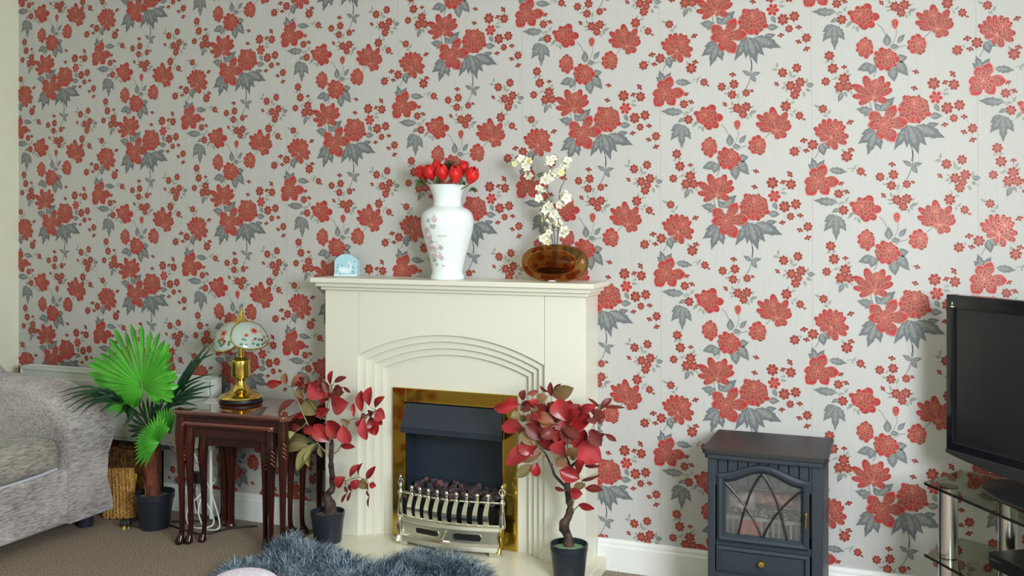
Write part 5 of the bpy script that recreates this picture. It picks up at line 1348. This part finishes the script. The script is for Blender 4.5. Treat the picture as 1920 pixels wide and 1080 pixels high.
rcx = sum(p[0] for p in ro)/len(ro); rcy = sum(p[1] for p in ro)/len(ro)
def rz(x, y):
    on = max(0, min(1, (y+.475)/.045))*max(0, min(1, (x+2.205)/.05))
    return .0535*on+.004
rug = MB(); NG = 60; xs = [min(p[0] for p in ro)+(max(p[0] for p in ro)-min(p[0] for p in ro))*i/NG for i in range(NG+1)]; ys = [min(p[1] for p in ro)+(max(p[1] for p in ro)-min(p[1] for p in ro))*i/NG for i in range(NG+1)]
for i in range(NG):
    for j in range(NG):
        cx_, cy_ = (xs[i]+xs[i+1])/2, (ys[j]+ys[j+1])/2
        if inside(ro, cx_, cy_): rug.face([(x, y, rz(x, y)+min(.012, edge_d(ro, x, y)*.3)) for x, y in ((xs[i], ys[j]), (xs[i+1], ys[j]), (xs[i+1], ys[j+1]), (xs[i], ys[j+1]))], 'furbase') if 'furbase' in M else None
M['furbase'] = mat('rug_backing', srgb(58, 72, 86), .9)
def furmat(n_, c_):
    return mat(n_, c_, .45, spec=.4)
M['fur1'] = furmat('slate_blue_fur', srgb(104, 124, 144)); M['fur2'] = furmat('pale_blue_grey_fur', srgb(164, 180, 194)); M['fur3'] = furmat('dark_slate_fur', srgb(60, 76, 94))
rug = MB()
for i in range(NG):
    for j in range(NG):
        cx_, cy_ = (xs[i]+xs[i+1])/2, (ys[j]+ys[j+1])/2
        if inside(ro, cx_, cy_): rug.face([(x, y, rz(x, y)+min(.012, edge_d(ro, x, y)*.3)) for x, y in ((xs[i], ys[j]), (xs[i+1], ys[j]), (xs[i+1], ys[j+1]), (xs[i], ys[j+1]))], 'furbase')
ru = rug.build('fur_rug', smooth=True, weld=True); tag(ru, 'shaggy slate blue fur rug lying over the carpet and the hearth edge', 'rug')
RH = random.Random(77); fur = MB(); cnt = 0
x_lo, x_hi = min(p[0] for p in ro), max(p[0] for p in ro); y_lo, y_hi = min(p[1] for p in ro), max(p[1] for p in ro)
while cnt < 23000:
    x = RH.uniform(x_lo, x_hi); y = RH.uniform(y_lo, y_hi)
    if y < -.85 and RH.random() < .65: continue
    if not inside(ro, x, y): continue
    cnt += 1
    e = edge_d(ro, x, y)
    n1 = noise.noise(Vector((x*9, y*9, 0))); n2 = noise.noise(Vector((x*9+40, y*9, 0))); n3 = noise.noise(Vector((x*22, y*22, 7)))
    out = Vector((x-rcx, (y-rcy)*1.2, 0)).normalized()
    d = Vector((n1*1.5+RH.gauss(0, .22), n2*1.3+RH.gauss(0, .22), .75+RH.gauss(0, .12)))
    if e < .09: d += out*(1.0-e/.09)*.9; 
    d.normalize(); L = RH.uniform(.045, .078)*(1 if e > .03 else .8)
    p = Vector((x, y, rz(x, y)+min(.010, e*.3))); sd_ = Vector((-d.y, d.x, 0)).normalized()*RH.uniform(.0006, .0012)
    if RH.random() < .3: sd_ = Vector((1, 0, 0))*.0009
    dr = Vector((d.x, d.y, -.35)).normalized()
    q1 = p+d*L*.45; q2 = q1+(d*.6+dr*.4).normalized()*L*.32; q3_ = q2+(d*.25+dr*.75).normalized()*L*.25
    v = RH.random()+n3*.8
    nm = 'fur2' if v > .66 else ('fur3' if v < .22 else 'fur1')
    i0 = len(fur.v); fur.v += [tuple(a) for a in (p-sd_, p+sd_, q1-sd_, q1+sd_, q2-sd_*.7, q2+sd_*.7, q3_)]
    k = fur.mi(nm); fur.f += [(i0, i0+1, i0+3, i0+2), (i0+2, i0+3, i0+5, i0+4), (i0+4, i0+5, i0+6)]; fur.m += [k, k, k]
fo_ = fur.build('fur', ru, recalc=False, smooth=True); fo_['kind'] = 'stuff'
pf = P(474, 1064, -1.16); zt = pf.z
b = MB(); rr_ = .135; zt -= .012; prof = [(0, 0), (rr_*.8, 0), (rr_*.97, zt*.15), (rr_, zt*.35), (rr_*.97, zt*.58), (rr_*.86, zt*.80), (rr_*.64, zt*.94), (rr_*.35, zt*.99), (0, zt)]
b.lathe([(max(r, 0), z) for r, z in smoothprof(prof, 4)], (pf.x+.035, -1.25, .03), 'pouffe', 48); po_ = b.build('pouffe', smooth=True)
tag(po_, 'round white speckled pouffe standing on the fur rug at the picture bottom', 'pouffe')
